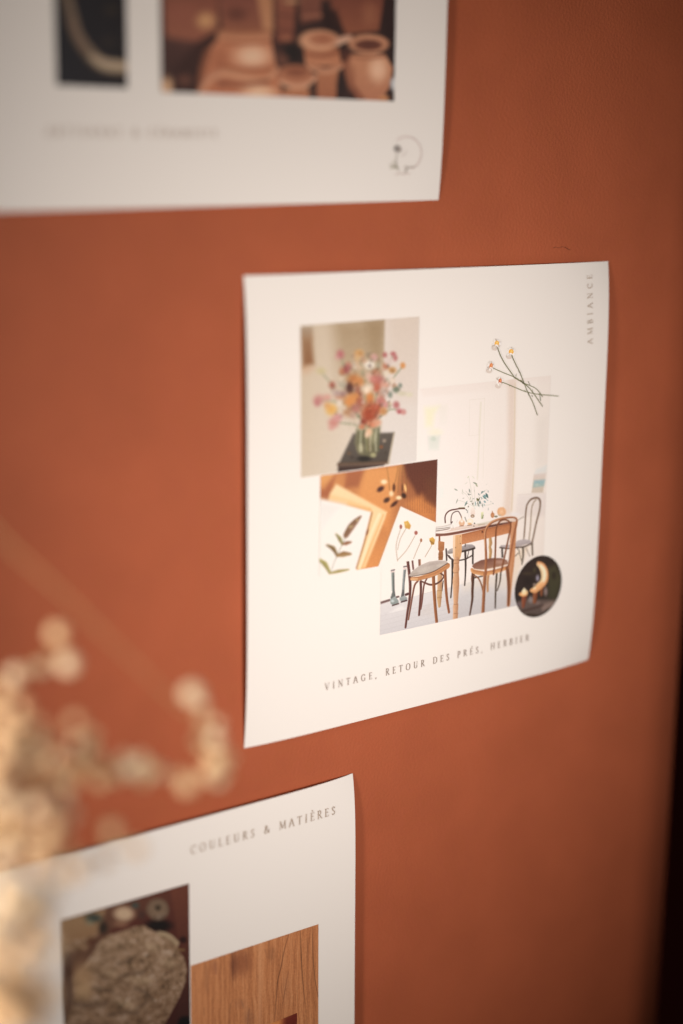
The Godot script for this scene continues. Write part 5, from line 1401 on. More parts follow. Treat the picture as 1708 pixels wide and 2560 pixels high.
	_ribbon(st, poster, "147.87,-52.14 148.07,-50.22", 0.19, "7d7650", 0.34)
	_ribbon(st, poster, "157.03,-56.59 155.61,-54.39", 0.25, "5f5638", 0.34)
	_ribbon(st, poster, "158.9,-59.96 158.64,-58.54", 0.19, "7d7650", 0.34)
	_ribbon(st, poster, "163.23,-60.87 163.86,-62.61 164.19,-64.47", 0.38, "6d7454", 0.34)
	_ribbon(st, poster, "150.44,-50.25 149.76,-49.37", 0.41, "6b6444", 0.34)
	_ribbon(st, poster, "156.09,-60.15 156.6,-61.23", 0.44, "6b6640", 0.34)
	_ribbon(st, poster, "158.21,-61.03 159.02,-62.16", 0.28, "706a48", 0.34)
	_ribbon(st, poster, "144.16,-55.59 143.62,-55.83", 0.25, "807a55", 0.34)
	_ribbon(st, poster, "154.17,-59.16 153.76,-58.43", 0.19, "807a55", 0.34)
	_ribbon(st, poster, "150.9,-53.47 152.86,-55.43", 0.57, "6a6438", 0.34)
	_ribbon(st, poster, "170.55,-62.03 170.66,-62.6", 0.32, "807a55", 0.34)
	var printed := stuff(Color(1, 1, 1), 0.6, 0.3)
	printed.vertex_color_use_as_albedo = true
	part("printed_daisies", st.commit(), printed, poster.root, "four printed daisies with crossing thin green stems")
	caption(poster, "VINTAGE, RETOUR DES PRÉS, HERBIER", Vector2(39.6, -184.9), Vector2(162.6, -183.6), 3.25, mats.ink)
	caption(poster, "AMBIANCE", Vector2(197.4, -39.3), Vector2(195.7, -6.2), 3.5, mats.ink_soft)
	# ---- the upper board
	poster = make_poster("mood_board", "upper white board cut off by the frame, with terracotta pots and a round logo", Vector2(-107.6, 236.0), Vector2(101.8, 237.0), Vector2(100.6, 29.7), Vector2(-108.4, 27.0), 2.2, 5.0, 1.7)
	c = Canvas.new(112.0, 112.0, 4.0)
	c.fill("3a1e18", "2c1612", "3a201a", "2c1814")
	c.pot_rows(68)
	c.poly("1.01,74.98 25.75,73.32 25.27,87.54 20.16,92.27 10.48,95.39 2.1,92.28", "7a3c28", "8f4c32", 0.8, 1)
	c.blob("19.88,84.88 5.78,-0.33 -0.04,4.14", "c0824c", "c0824c", 1, 1)
	c.blob("9.25,82.56 7.8,-0.46 -0.08,5.26", "8a4630", "8a4630", 1, 0.7)
	c.poly("1.76,91.72 15.49,92.79 14.64,103.51 1.9,104.01", "4a2820", "3a1e18", 1, 0.9)
	c.blob("2.5,109.89 3.24,-0.11 -0.08,4.74", "cf9868", "cf9868", 0.9, 1)
	c.blob("10.33,106.05 5,-0.18 -0.05,3.57", "6a3c2c", "6a3c2c", 0.9, 1)
	c.poly("25.39,73.34 50.56,71.65 50.8,86.78 43.38,88.08 27.08,88.94", "74382a", "8a4a2e", 0.8, 1)
	c.poly("42.66,72.18 50.56,71.65 50.8,86.78 46.4,87.62", "b87444", "c07e4e", 1.2, 0.8)
	c.blob("33.72,81.71 6.68,-0.39 -0.02,3.59", "5a2a1e", "5a2a1e", 1, 0.8)
	c.poly("51.7,71.58 61.82,70.9 60.37,90.71 52.49,91.09", "84452e", "7a3c28", 0.8, 1)
	c.stroke("52.86,80.58 60.16,80.76", "0.74 0.74", "5a2a1e", "5a2a1e", 0.6, 0.8)
	c.stroke("52.87,86.67 60.19,86.9", "0.74 0.74", "5a2a1e", "5a2a1e", 0.6, 0.8)
	c.poly("62.44,70.85 73.79,70.09 73.9,81.21 64.07,83.61", "7a402c", "6a3626", 0.8, 1)
	c.stroke("64.83,80.8 73.88,79.66", "1.35 1.36", "94553a", "94553a", 0.7, 0.8)
	c.blob("57.1,89.21 3.1,-0.16 0,1.23", "a05c3a", "a05c3a", 0.9, 0.8)
	c.blob("59.37,75.32 5.43,-0.34 0,0.97", "c08a58", "c08a58", 0.9, 0.8)
	c.poly("78.16,69.8 106.36,67.9 103.34,83.99 86.43,86.27 79.91,82.73", "6d3222", "864428", 0.8, 1)
	c.blob("98.63,77.89 5.84,-0.34 0.13,6.98", "8f4e30", "8f4e30", 1, 0.8)
	c.poly("75.05,77.42 81.45,77.03 85.61,85.56 75.13,85.49", "2a1410", "24100e", 1.2, 0.9)
	c.poly("105.52,67.96 111.83,67.54 112.45,93.2 106.44,90.89", "2a1512", "241210", 1, 0.9)
	c.poly("15.85,92.77 24.9,88.16 26.33,91.66 21.2,96.08 17.88,103.38 16.3,115.43 5.22,115.74 5.41,103.87", "3a1c15", "2c1410", 0.9, 1)
	c.blob("10.31,107.24 5.01,-0.18 -0.04,2.98", "6a3a28", "6a3a28", 1, 0.8)
	c.stroke("51.11,89.82 52.5,95.26 53.43,100.76", "2.6 2.61 2.62", "43211a", "43211a", 0.8, 0.9)
	c.poly("25.6,90.8 49.59,89.59 52.13,100.81 55.24,111.36 55.25,114.36 16.3,115.43 18.24,102.77 21.21,95.49", "b86a42", "aa5c36", 0.6, 1)
	c.blob("41.11,96.99 11.4,-0.5 -0.01,5.79", "dba27a", "dba27a", 1, 1)
	c.stroke("20.84,96.7 18.38,103.36 17.42,112.39", "3.24 3.28 3.31", "854528", "854528", 1.4, 0.8)
	c.stroke("24.79,101.01 36.59,102.17 50.21,101.38", "1.34 1.34 1.35", "8a4828", "8a4828", 0.9, 0.7)
	c.blob("26.26,99.45 5.15,-0.22 -0.06,7.23", "9c5230", "9c5230", 1, 0.7)
	c.stroke("26.34,89.57 36.65,89.46 48.83,88.29", "3.23 3.01 3.28", "c07a50", "94502e", 0.6, 1)
	c.stroke("27.78,92.31 38.13,92.16 48.68,91.04", "0.96 0.97 0.97", "8a4628", "8a4628", 0.8, 0.8)
	c.stroke("22.2,105.62 27.7,103.73 38.08,105.03 47.15,105.32 52.51,101.42", "2.67 2.66 2.72 2.48 2.02", "c9875e", "b06a42", 0.6, 1)
	c.stroke("26.93,107.56 36.57,108.02 48.68,106.19", "1.58 1.59 1.6", "7d3f26", "7d3f26", 0.8, 0.85)
	c.blob("44.1,110.35 11.52,-0.36 0,3.08", "e0ab80", "e0ab80", 1, 0.9)
	c.stroke("17.43,111.19 21.1,106.26 26.23,103.96", "2.44 2.85 2.47", "c9875e", "a86240", 0.6, 1)
	c.blob("26.93,107.86 3.69,-0.13 -0.01,1.45", "7a3c26", "7a3c26", 0.9, 0.9)
	c.blob("60.23,94.91 5.48,-0.25 0.02,4.96", "1c110f", "1c110f", 0.7, 1)
	c.poly("54.04,94.58 58.68,96.84 57.14,99.99 52.51,99.57", "6a3a28", "6a3a28", 0.8, 0.8)
	c.blob("61.44,103.05 9.87,-0.37 0.02,4.12", "b56c46", "a05a38", 0.3, 1)
	c.blob("61.83,102.17 7.25,-0.28 0.01,2.62", "7d3f28", "94502f", 0.4, 1)
	c.stroke("54.45,105.98 61.07,107.62 67.37,106.47 71.16,103.69", "2.2 2.39 2.47 2.09", "cf9068", "b06a44", 0.5, 1)
	c.poly("55.46,109.12 68.33,108.07 68.61,113.99 55.48,114.35", "b0683f", "9a5634", 0.5, 1)
	c.poly("65.54,92.81 82.85,92 84.57,98.88 66.53,99.74", "a55a34", "b87048", 0.5, 1)
	c.poly("72.1,101.27 82.96,100.21 81.5,113.63 72.21,113.89", "aa623c", "94502f", 0.5, 1)
	c.stroke("68.74,99.83 76.9,101.08 85.95,98.06", "2.31 2.4 2.22", "c4825a", "a05c3a", 0.5, 1)
	c.stroke("67.28,94.59 74.43,95.21 82.47,93.59", "1.26 1.25 1.27", "7a3c24", "7a3c24", 0.8, 0.7)
	c.blob("73.18,89.45 11.41,-0.57 0.04,4.62", "d09068", "bf7a50", 0.3, 1)
	c.blob("74.53,88.82 8.03,-0.4 0.03,2.87", "9a5232", "b06a44", 0.4, 1)
	c.stroke("82.42,89.62 84.83,88.43 88.49,87.62", "2.66 2.83 2.54", "cf9a76", "b5785a", 0.5, 1)
	c.poly("88.83,93.93 106.66,93.13 111.03,98.45 109.51,106.32 103.95,113.02 92.58,111.71 86.84,103.24 85.79,98.83", "b9734a", "a86240", 0.5, 1)
	c.stroke("87.54,94.94 86.62,99.43 89.18,105.72 95.09,111.97", "3.25 3.28 3.18 3.13", "7a3e26", "7a3e26", 1.2, 0.8)
	c.blob("103.24,99.41 6.78,-0.27 0.15,7.12", "dca27a", "dca27a", 1, 0.9)
	c.blob("89.14,103.16 3.3,-0.12 0.11,7.05", "8f4e30", "8f4e30", 1, 0.8)
	c.stroke("89.42,94.86 97.29,95.28 106.51,93.98", "1.15 1.15 1.16", "8f4e30", "8f4e30", 0.7, 0.7)
	c.blob("98.18,89.49 11.95,-0.58 0.08,4.34", "c48058", "b06c46", 0.3, 1)
	c.blob("98.02,89.88 8.22,-0.4 0.05,2.55", "54281c", "6a3422", 0.35, 1)
	c.blob("86.13,94.06 2.95,-0.13 0.04,2.53", "4a2218", "4a2218", 0.7, 0.9)
	c.blob("84.43,106.52 3.11,-0.11 0.09,6.39", "281714", "281714", 0.8, 1)
	c.blob("111.87,104.93 2.75,-0.09 0.09,3.92", "b5aca4", "b5aca4", 0.8, 1)
	c.blob("106.88,110.97 3.42,-0.1 0.04,1.96", "b5703f", "b5703f", 0.8, 1)
	c.blob("69.38,109.55 1.91,-0.06 0.04,4.42", "54301f", "54301f", 0.8, 0.8)
	print_picture(poster, c.texture("d6c5b3", 0.85, 0.98), Vector2(-39.0, 183.0), Vector2(73.0, 183.0), Vector2(73.0, 70.8), Vector2(-39.2, 71.1), 0.12, "printed photo of stacked terracotta pots and jugs")
	c = Canvas.new(29.4, 112.0, 4.0)
	c.fill("181214", "181214", "1d1b20", "1a1216")
	c.stroke("5.21,68.03 4.29,76.47 5.24,82.03 6.69,87.59 8.62,93.74 12.1,98.72 16.65,102.7 21.66,104.53 31.91,104.85", "3.54 3.9 3.95 4.14 4.47 4.75 5.24 5.23 5.35", "55402f", "8a6c52", 1.6, 1)
	c.stroke("14.68,101.49 18.65,103.49 22.68,104.2 30.2,104.19", "1.88 3.38 3.55 3.25", "b09272", "b09272", 1.6, 0.8)
	c.stroke("6.48,89.02 8.62,94.02 11.46,97.89", "1.98 1.98 1.98", "7a5a46", "7a5a46", 2, 0.7)
	c.blob("23.19,84.33 4.06,-0.25 -0.05,2.02", "382a1a", "382a1a", 1, 0.9)
	c.blob("21.88,95.65 4.41,-0.22 -0.06,2.32", "30241c", "30241c", 1, 0.9)
	c.blob("15.78,74.26 8.34,-0.59 -0.1,3.41", "3a2c1c", "3a2c1c", 1, 0.8)
	c.blob("24.23,69.39 6.76,-0.51 -0.07,2.85", "2c241a", "2c241a", 1, 1)
	print_picture(poster, c.texture("cdbbaa", 0.85), Vector2(-82.3, 184.0), Vector2(-53.0, 184.0), Vector2(-53.6, 72.0), Vector2(-82.6, 72.1), 0.12, "dark printed photo with the rim of a pale plate")
	caption(poster, "ARTISANAT & CÉRAMISTE", Vector2(-87.2, 54.2), Vector2(-14.6, 54.5), 3.2, mats.ink_pale)
	st = SurfaceTool.new()
	st.begin(Mesh.PRIMITIVE_TRIANGLES)
	_ribbon(st, poster, "74.95,54.83 75.72,55.28", 0.55, "c9ac9e", 0.2)
	_ribbon(st, poster, "76.03,55.47 76.88,55.82", 0.55, "c9ac9e", 0.2)
	_ribbon(st, poster, "77.21,55.96 78.13,56.2", 0.55, "c9ac9e", 0.2)
	_ribbon(st, poster, "78.48,56.28 79.43,56.41", 0.55, "c9ac9e", 0.2)
	_ribbon(st, poster, "79.8,56.44 80.77,56.45", 0.55, "c9ac9e", 0.2)
	_ribbon(st, poster, "81.13,56.42 82.09,56.31", 0.55, "c9ac9e", 0.2)
	_ribbon(st, poster, "82.45,56.22 83.38,56", 0.55, "c9ac9e", 0.2)
	_ribbon(st, poster, "83.72,55.86 84.59,55.52", 0.55, "c9ac9e", 0.2)
	_ribbon(st, poster, "84.91,55.33 85.7,54.89", 0.55, "c9ac9e", 0.2)
	_ribbon(st, poster, "85.98,54.65 86.67,54.12", 0.55, "c9ac9e", 0.2)
	_ribbon(st, poster, "86.91,53.84 87.49,53.23", 0.55, "c9ac9e", 0.2)
	_ribbon(st, poster, "87.68,52.92 88.12,52.25", 0.55, "c9ac9e", 0.2)
	_ribbon(st, poster, "88.26,51.91 88.55,51.2", 0.55, "c9ac9e", 0.2)
	_ribbon(st, poster, "88.64,50.84 88.78,50.1", 0.55, "c9ac9e", 0.2)
	_ribbon(st, poster, "88.8,49.74 88.78,48.99", 0.55, "c9ac9e", 0.2)
	_ribbon(st, poster, "88.75,48.63 88.57,47.89", 0.55, "c9ac9e", 0.2)
	_ribbon(st, poster, "88.48,47.54 88.15,46.83", 0.55, "c9ac9e", 0.2)
	_ribbon(st, poster, "88.01,46.5 87.53,45.85", 0.55, "c9ac9e", 0.2)
	_ribbon(st, poster, "87.34,45.55 86.73,44.96", 0.55, "c9ac9e", 0.2)
	_ribbon(st, poster, "86.48,44.69 85.76,44.19", 0.55, "c9ac9e", 0.2)
	_ribbon(st, poster, "85.48,43.97 84.66,43.56", 0.55, "c9ac9e", 0.2)
	_ribbon(st, poster, "84.34,43.38 83.45,43.08", 0.55, "c9ac9e", 0.2)
	_ribbon(st, poster, "75.17,49.51 74.88,47.39 75.3,44.2 76.39,42.07", 0.35, "a39680", 0.21)
	_ribbon(st, poster, "71.49,44.98 73.24,43.66 76.37,43.14", 0.5, "a09478", 0.21)
	_ribbon(st, poster, "73.18,46.31 74.97,43.67", 0.5, "a09478", 0.21)
	_ribbon(st, poster, "71.53,43.12 74.61,44.2", 0.4, "a09478", 0.21)
	_ribbon(st, poster, "79.48,43.69 80.87,43.96 80.57,42.09 79.88,41.82 80.89,43.16 82.28,43.43 82.97,43.97 84.38,43.71 85.77,44.12", 0.45, "a09080", 0.21)
	_ribbon(st, poster, "74.7,40.47 76.76,41.27 78.86,40.74 80.94,41.15 82.7,40.75", 0.35, "b89c8c", 0.21)
	_ribbon(st, poster, "77.27,48.47 79.34,49.02 80.34,50.62", 0.3, "c4aea0", 0.21)
	_ellipse(st, poster, "75.3,51.37 2,0.02 0.04,-1.64", "a3968a", 0.2)
	_ellipse(st, poster, "74.6,51.62 1.03,0.01 0.02,-0.9", "857a70", 0.22)
	_ellipse(st, poster, "76.52,50.85 1.04,0.01 0.02,-0.8", "8a786a", 0.23)
	part("round_logo", st.commit(), printed, poster.root, "small round printed logo with a flower stem and script")
	# ---- the lower board
	poster = make_poster("mood_board", "lower white board titled couleurs et matières, with knitwear and wood pictures", Vector2(-150.0, -229.4), Vector2(57.8, -229.8), Vector2(59.8, -437.0), Vector2(-149.0, -437.0), 2.6, 7.0, 2.6)
	c = Canvas.new(60.4, 120.0, 5.0)
	c.fill("6a4a34", "5a2c20", "4a3226", "3a201a")
	c.poly("-1.04,-0.18 20.45,0.73 16.66,11.21 13.1,13.56 10.82,17.16 0.19,13.79", "94724e", "856040", 1.2, 1)
	c.blob("14.7,3.3 5.2,1.57 -0.08,2.72", "3a4038", "3a4038", 0.9, 1)
	c.blob("18.91,8.88 2.79,0.85 -0.1,3.86", "30251d", "30251d", 0.9, 1)
	c.blob("12.92,4.9 2.59,0.79 -0.05,1.7", "7c7860", "7c7860", 0.9, 0.7)
	c.blob("13.53,13.7 3.03,0.95 -0.06,2.14", "5c3624", "5c3624", 0.9, 1)
	c.poly("21.94,11.11 60.4,5.01 59.53,70.66 48.14,66.64", "5a2c20", "3c1a16", 1, 1)
	c.poly("51.12,0.12 60.69,0.66 59.77,70.75 52.38,68.14 54.99,52.95 58.97,40.58 54.92,25.72", "6a3826", "3a1c18", 0.8, 1)
	c.blob("28.74,5.36 6.24,1.87 -0.1,4.32", "b59676", "b59676", 0.7, 1)
	c.blob("27.3,9.71 5.34,1.62 -0.05,2.16", "8a6248", "8a6248", 0.9, 0.8)
	c.blob("34.17,3.06 2.51,0.74 -0.04,1.99", "45483f", "45483f", 0.8, 1)
	c.blob("45.31,15.62 8.32,2.53 -0.07,3.97", "180d0d", "180d0d", 0.8, 1)
	c.blob("37.22,8.34 2.71,0.81 -0.07,3.49", "4a3028", "4a3028", 0.9, 0.8)
	c.blob("44.99,8.02 6.16,1.83 -0.11,5.79", "826850", "6a523e", 0.3, 1)
	c.blob("45.09,7.26 1.92,0.57 -0.03,1.84", "463626", "463626", 0.6, 1)
	c.blob("57.28,26 2.36,0.73 -0.03,2.06", "2c1412", "2c1412", 0.8, 1)
	c.stroke("53.93,29.46 57.68,31.09", "0.95 0.95", "7a5830", "7a5830", 0.5, 1)
	c.poly("16.56,14.86 21.88,13.26 29.9,13.12 34.41,12.83 38.02,13.41 42.07,16.85 44.78,19.23 48.94,19.84 54.91,26.62 54.49,29.63 57.63,34.7 59.07,40.61 58.42,46.32 55.23,53.03 50.62,59.7 45.8,66.27 -0.14,50.02 1.39,42.68 4.41,35.87 4.25,27.14 10.66,22.73 15.17,17.67", "957353", "7a583c", 0.5, 1)
	c.knit(24.5, 78.0)
	c.blob("9.15,29.62 6.94,2.29 -0.34,11.24", "a57f58", "a57f58", 1, 0.75)
	c.poly("0.57,15.2 3.95,16.27 4.34,38.02 0.37,47.57 -0.48,47.27", "4a2c22", "54382a", 1, 0.9)
	c.blob("9.42,35.37 4.77,1.6 -0.15,5.2", "a8865f", "a8865f", 1, 0.6)
	c.stroke("4.51,39.39 12.26,42.92 19.29,44.44", "2.5 2.62 2.74", "5f4836", "5f4836", 1, 0.55)
	c.stroke("20.92,50.33 26.31,50.85 34.44,53.66", "2.09 2.02 1.97", "5f4836", "5f4836", 1, 0.55)
	c.stroke("13.36,34.95 19.47,37.87 22.98,39.93", "1.25 1.24 1.22", "5f4836", "5f4836", 1, 0.55)
	c.stroke("25.08,27.38 28.66,27.65 31.38,27.2", "1.4 1.44 1.49", "5f4836", "5f4836", 1, 0.55)
	c.stroke("25.81,34.23 31.22,34.23 37.57,35.42", "1.63 1.6 1.58", "5f4836", "5f4836", 1, 0.55)
	c.stroke("33.33,41.61 39.2,45.82 41.89,50.34", "1.59 1.55 1.6", "5f4836", "5f4836", 1, 0.55)
	c.stroke("34.48,51.42 38.18,50.43 39.16,47.61", "1.86 1.92 1.86", "5f4836", "5f4836", 1, 0.55)
	c.blob("34.76,38.51 6.06,3.86 -0.72,1.9", "b59a78", "b59a78", 1, 0.4)
	c.blob("29.09,47.78 6.88,4.48 -0.86,2.27", "b59a78", "b59a78", 1, 0.4)
	c.blob("42.37,24.92 5.25,3.24 -0.72,1.9", "b59a78", "b59a78", 1, 0.4)
	c.blob("50.08,34.99 4.45,2.77 -0.87,2.3", "b59a78", "b59a78", 1, 0.4)
	c.blob("22.32,30.88 5.05,3.22 -0.71,1.87", "b59a78", "b59a78", 1, 0.4)
	c.blob("39.32,39.57 4.36,2.77 -0.57,1.52", "b59a78", "b59a78", 1, 0.4)
	c.stroke("45.24,19.15 50.3,22.05 54.43,26.92", "2.05 1.97 1.98", "9c8464", "9c8464", 0.6, 0.9)
	c.blob("58.13,67.38 4.8,1.68 -0.06,4.62", "120c0e", "120c0e", 0.5, 1)
	print_picture(poster, c.texture("ddd0c2", 0.85), Vector2(-91.9, -257.4), Vector2(-31.6, -258.4), Vector2(-32.2, -377.0), Vector2(-92.9, -377.0), 0.12, "printed photo of grey beige knitted wool")
	c = Canvas.new(68.6, 96.0, 6.0)
	c.fill("bd7846", "b8713f", "b86f3c", "b57241")
	c.grain(0.25, 5)
	c.poly("35.03,-2.12 37.56,-1.33 37.01,42.15 35.21,41.52", "d29464", "cf9064", 1.5, 0.5)
	c.blob("26.44,6.36 7.55,2.43 -0.04,9.35", "84492c", "84492c", 1, 0.6)
	c.blob("22.45,6.94 2.99,0.97 -0.05,7.92", "74402a", "74402a", 1, 0.5)
	c.blob("12.12,4.51 2.93,0.95 -0.04,4.61", "9a5c3a", "9a5c3a", 1, 0.5)
	c.blob("8.18,8.76 2.43,0.8 -0.1,9.22", "a3663e", "a3663e", 1, 0.5)
	c.blob("42.68,7.33 3.1,0.98 0,5.68", "99603a", "99603a", 1, 0.5)
	c.blob("30.37,35.52 4.08,1.42 -0.02,6.69", "8f5a3a", "8f5a3a", 1, 0.5)
	c.blob("25.85,26.83 4.54,1.55 -0.02,3.78", "a0643e", "a0643e", 1, 0.4)
	c.blob("50.51,27.53 3.16,1.06 0.04,10.64", "a56a42", "a56a42", 1, 0.4)
	c.stroke("21.5,0.13 21.86,6.74 21.66,14.14", "0.25 0.62 0.19", "6a3c28", "6a3c28", 0.4, 0.85)
	c.stroke("28.72,2.42 29.44,11.07", "0.31 0.23", "7d4a30", "7d4a30", 0.4, 0.85)
	c.stroke("41.13,0.25 41.03,9.17", "0.15 0.11", "7a4a2c", "7a4a2c", 0.4, 0.85)
	c.stroke("43.45,4.74 42.58,10.14", "0.2 0.15", "80502f", "80502f", 0.4, 0.85)
	c.stroke("51.98,0.08 49.4,8.04 47.86,15.16 45.9,22.16 44.88,32.85 44.16,41.29", "0.2 0.4 0.52 0.45 0.32 0.14", "6b4026", "6b4026", 0.4, 0.85)
	c.stroke("51.79,18.83 49.57,29.63 47.92,39.2", "0.16 0.4 0.12", "845032", "845032", 0.4, 0.85)
	c.stroke("58.53,0.19 58.97,12.03 59.74,25.77 61.27,38.93", "0.16 0.45 0.37 0.12", "684228", "684228", 0.4, 0.85)
	c.stroke("65.14,0.31 65.71,17.07 66.99,29.14 68.8,38.06", "0.12 0.34 0.27 0.09", "684228", "684228", 0.4, 0.85)
	c.stroke("62.26,4.92 62.72,18.05", "0.13 0.1", "95603c", "95603c", 0.4, 0.85)
	c.stroke("62.69,28.2 63.92,34.94", "0.11 0.08", "8a5838", "8a5838", 0.4, 0.85)
	c.stroke("8.01,2.26 8.21,15.7", "0.34 0.26", "a56c44", "a56c44", 0.4, 0.85)
	c.stroke("12.14,1.76 13.16,8.09", "0.53 0.4", "9c6242", "9c6242", 0.4, 0.85)
	c.stroke("6.58,22.58 6.78,26.37", "0.4 0.3", "a06840", "a06840", 0.4, 0.85)
	c.stroke("30.38,31.23 29.34,38.83", "0.66 0.5", "925c3e", "925c3e", 0.4, 0.85)
	c.stroke("21.36,23.42 20.34,26.83 19.29,34.97", "0.18 0.44 0.13", "9a6440", "9a6440", 0.4, 0.85)
	c.stroke("26.36,25.59 27.35,29.24", "0.58 0.44", "a06a46", "a06a46", 0.4, 0.85)
	c.stroke("56.57,27.62 57.46,44.46", "0.09 0.07", "90603c", "90603c", 0.4, 0.85)
	c.stroke("60.6,34.8 62.31,50.08", "0.09 0.07", "90603c", "90603c", 0.4, 0.85)
	c.stroke("54.08,2.38 53.6,14.15", "0.11 0.08", "a87044", "a87044", 0.4, 0.85)
	c.stroke("39.09,3.84 39.86,8.32", "0.41 0.31", "a06640", "a06640", 0.4, 0.85)
	c.stroke("66.4,23.11 66.78,29.07", "0.16 0.12", "784a2e", "784a2e", 0.4, 0.85)
	c.stroke("67.55,31.77 68.58,37.99", "0.17 0.13", "6a3c26", "6a3c26", 0.4, 0.85)
	print_picture(poster, c.texture("dccdbf", 0.85), Vector2(-31.3, -297.7), Vector2(37.2, -298.7), Vector2(38.0, -394.0), Vector2(-31.6, -394.0), 0.12, "printed photo of reddish wood grain")
	c = Canvas.new(18.0, 30.0, 5.0)
	c.fill("c87838", "6a2418", "8a3a20", "5a2018")
	c.poly("0,0 8,0 5,30 0,30", "d88a40", "a85828", 3.0, 0.9)
	c.poly("11,0 18,0 18,30 9,30", "6e2618", "561c14", 2.0, 0.9)
	print_picture(poster, c.texture("dccdbf", 0.85), Vector2(8.6, -340.6), Vector2(25.4, -340.2), Vector2(25.8, -370.0), Vector2(8.6, -370.0), 0.18, "small orange and dark red printed swatch")
	caption(poster, "COULEURS & MATIÈRES", Vector2(-30.6, -245.2), Vector2(46.0, -246.2), 3.9, mats.ink_soft)
	# ---- a hair caught on the paint
	st = SurfaceTool.new()
	st.begin(Mesh.PRIMITIVE_TRIANGLES)
	var hair_at := Vector3(172.0, 6.0, 0.0) * MM
	var curl := PackedVector3Array()
	for q in spots("171.38,6.92 172.62,7.46 174.45,7.05 177.34,7.42 179.56,6.97 181.46,5.93 182.56,5.95"):
		curl.append(Vector3(q.x, q.y, 0.12) * MM - hair_at)
	tube(st, curl, 0.00004, 0.00012, 5)
	st.generate_normals()
	var hair := part("hair", st.commit(), mats.hair)
	hair.position = hair_at
	hair.set_meta("label", "tiny dark hair stuck to the wall above the middle board")
	hair.set_meta("category", "hair")
	# ---- dried flowers in front
	for k in 5:
		heads.append(head_mesh(40 + k))
	dried_sprig("sprig of dried flowers reaching highest at the left edge", PackedVector3Array([Vector3(-212.6, -183.6, 146.3) * MM, Vector3(-184.2, -146.6, 124.7) * MM, Vector3(-168.3, -120.0, 115.9) * MM, Vector3(-154.9, -106.8, 115.5) * MM, Vector3(-143.2, -99.5, 122.0) * MM]), 0.00070, [[-145.2, -93.7, 121.4, 5.6], [-143.5, -103.0, 125.3, 6.2], [-145.7, -108.0, 109.9, 4.6], [-156.1, -106.8, 114.6, 5.2], [-163.9, -108.6, 122.2, 5.2], [-167.4, -113.1, 120.9, 5.0]], 1)
	dried_sprig("drooping dried sprig nearest to the middle board, its stem slanting from upper left", PackedVector3Array([Vector3(-176.4, -37.8, 105.4) * MM, Vector3(-160.9, -62.6, 117.4) * MM, Vector3(-147.2, -78.6, 125.7) * MM, Vector3(-134.2, -94.6, 133.5) * MM, Vector3(-120.1, -112.1, 142.5) * MM, Vector3(-110.8, -123.6, 146.2) * MM, Vector3(-105.5, -133.2, 149.0) * MM]), 0.00034, [[-111.1, -113.4, 144.3, 6.6], [-106.5, -123.1, 142.9, 4.2], [-105.3, -128.5, 147.9, 5.0], [-107.5, -133.6, 152.8, 6.0], [-109.7, -138.7, 150.1, 5.0], [-116.5, -141.3, 148.4, 5.6], [-102.2, -134.9, 149.5, 4.4], [-106.6, -131.9, 139.0, 3.8], [-105.6, -141.9, 149.0, 4.5], [-107.7, -132.6, 144.8, 3.6], [-117.6, -138.7, 145.6, 3.6], [-103.4, -124.6, 145.6, 3.2], [-103.7, -139.9, 149.8, 3.6], [-108.9, -117.0, 145.7, 3.0]], 2)
	dried_sprig("dried sprig whose heads run level just left of the drooping one", PackedVector3Array([Vector3(-211.8, -177.6, 145.2) * MM, Vector3(-181.0, -154.3, 135.6) * MM, Vector3(-159.4, -140.9, 134.8) * MM, Vector3(-144.4, -132.5, 137.0) * MM, Vector3(-127.1, -134.5, 146.3) * MM]), 0.00070, [[-127.3, -134.2, 146.1, 5.2], [-133.2, -132.4, 145.1, 6.2], [-135.2, -136.4, 138.5, 5.0], [-137.2, -140.3, 131.8, 4.6], [-145.8, -125.7, 140.3, 6.0], [-143.6, -134.5, 131.8, 4.6], [-139.8, -125.1, 131.8, 4.2], [-126.5, -140.1, 139.5, 4.0], [-147.2, -139.7, 130.6, 4.4], [-135.0, -129.8, 143.1, 3.6], [-130.7, -130.0, 146.2, 3.6], [-124.2, -135.8, 146.3, 3.6], [-141.8, -130.5, 138.3, 3.8], [-145.5, -124.8, 133.9, 3.6]], 3)
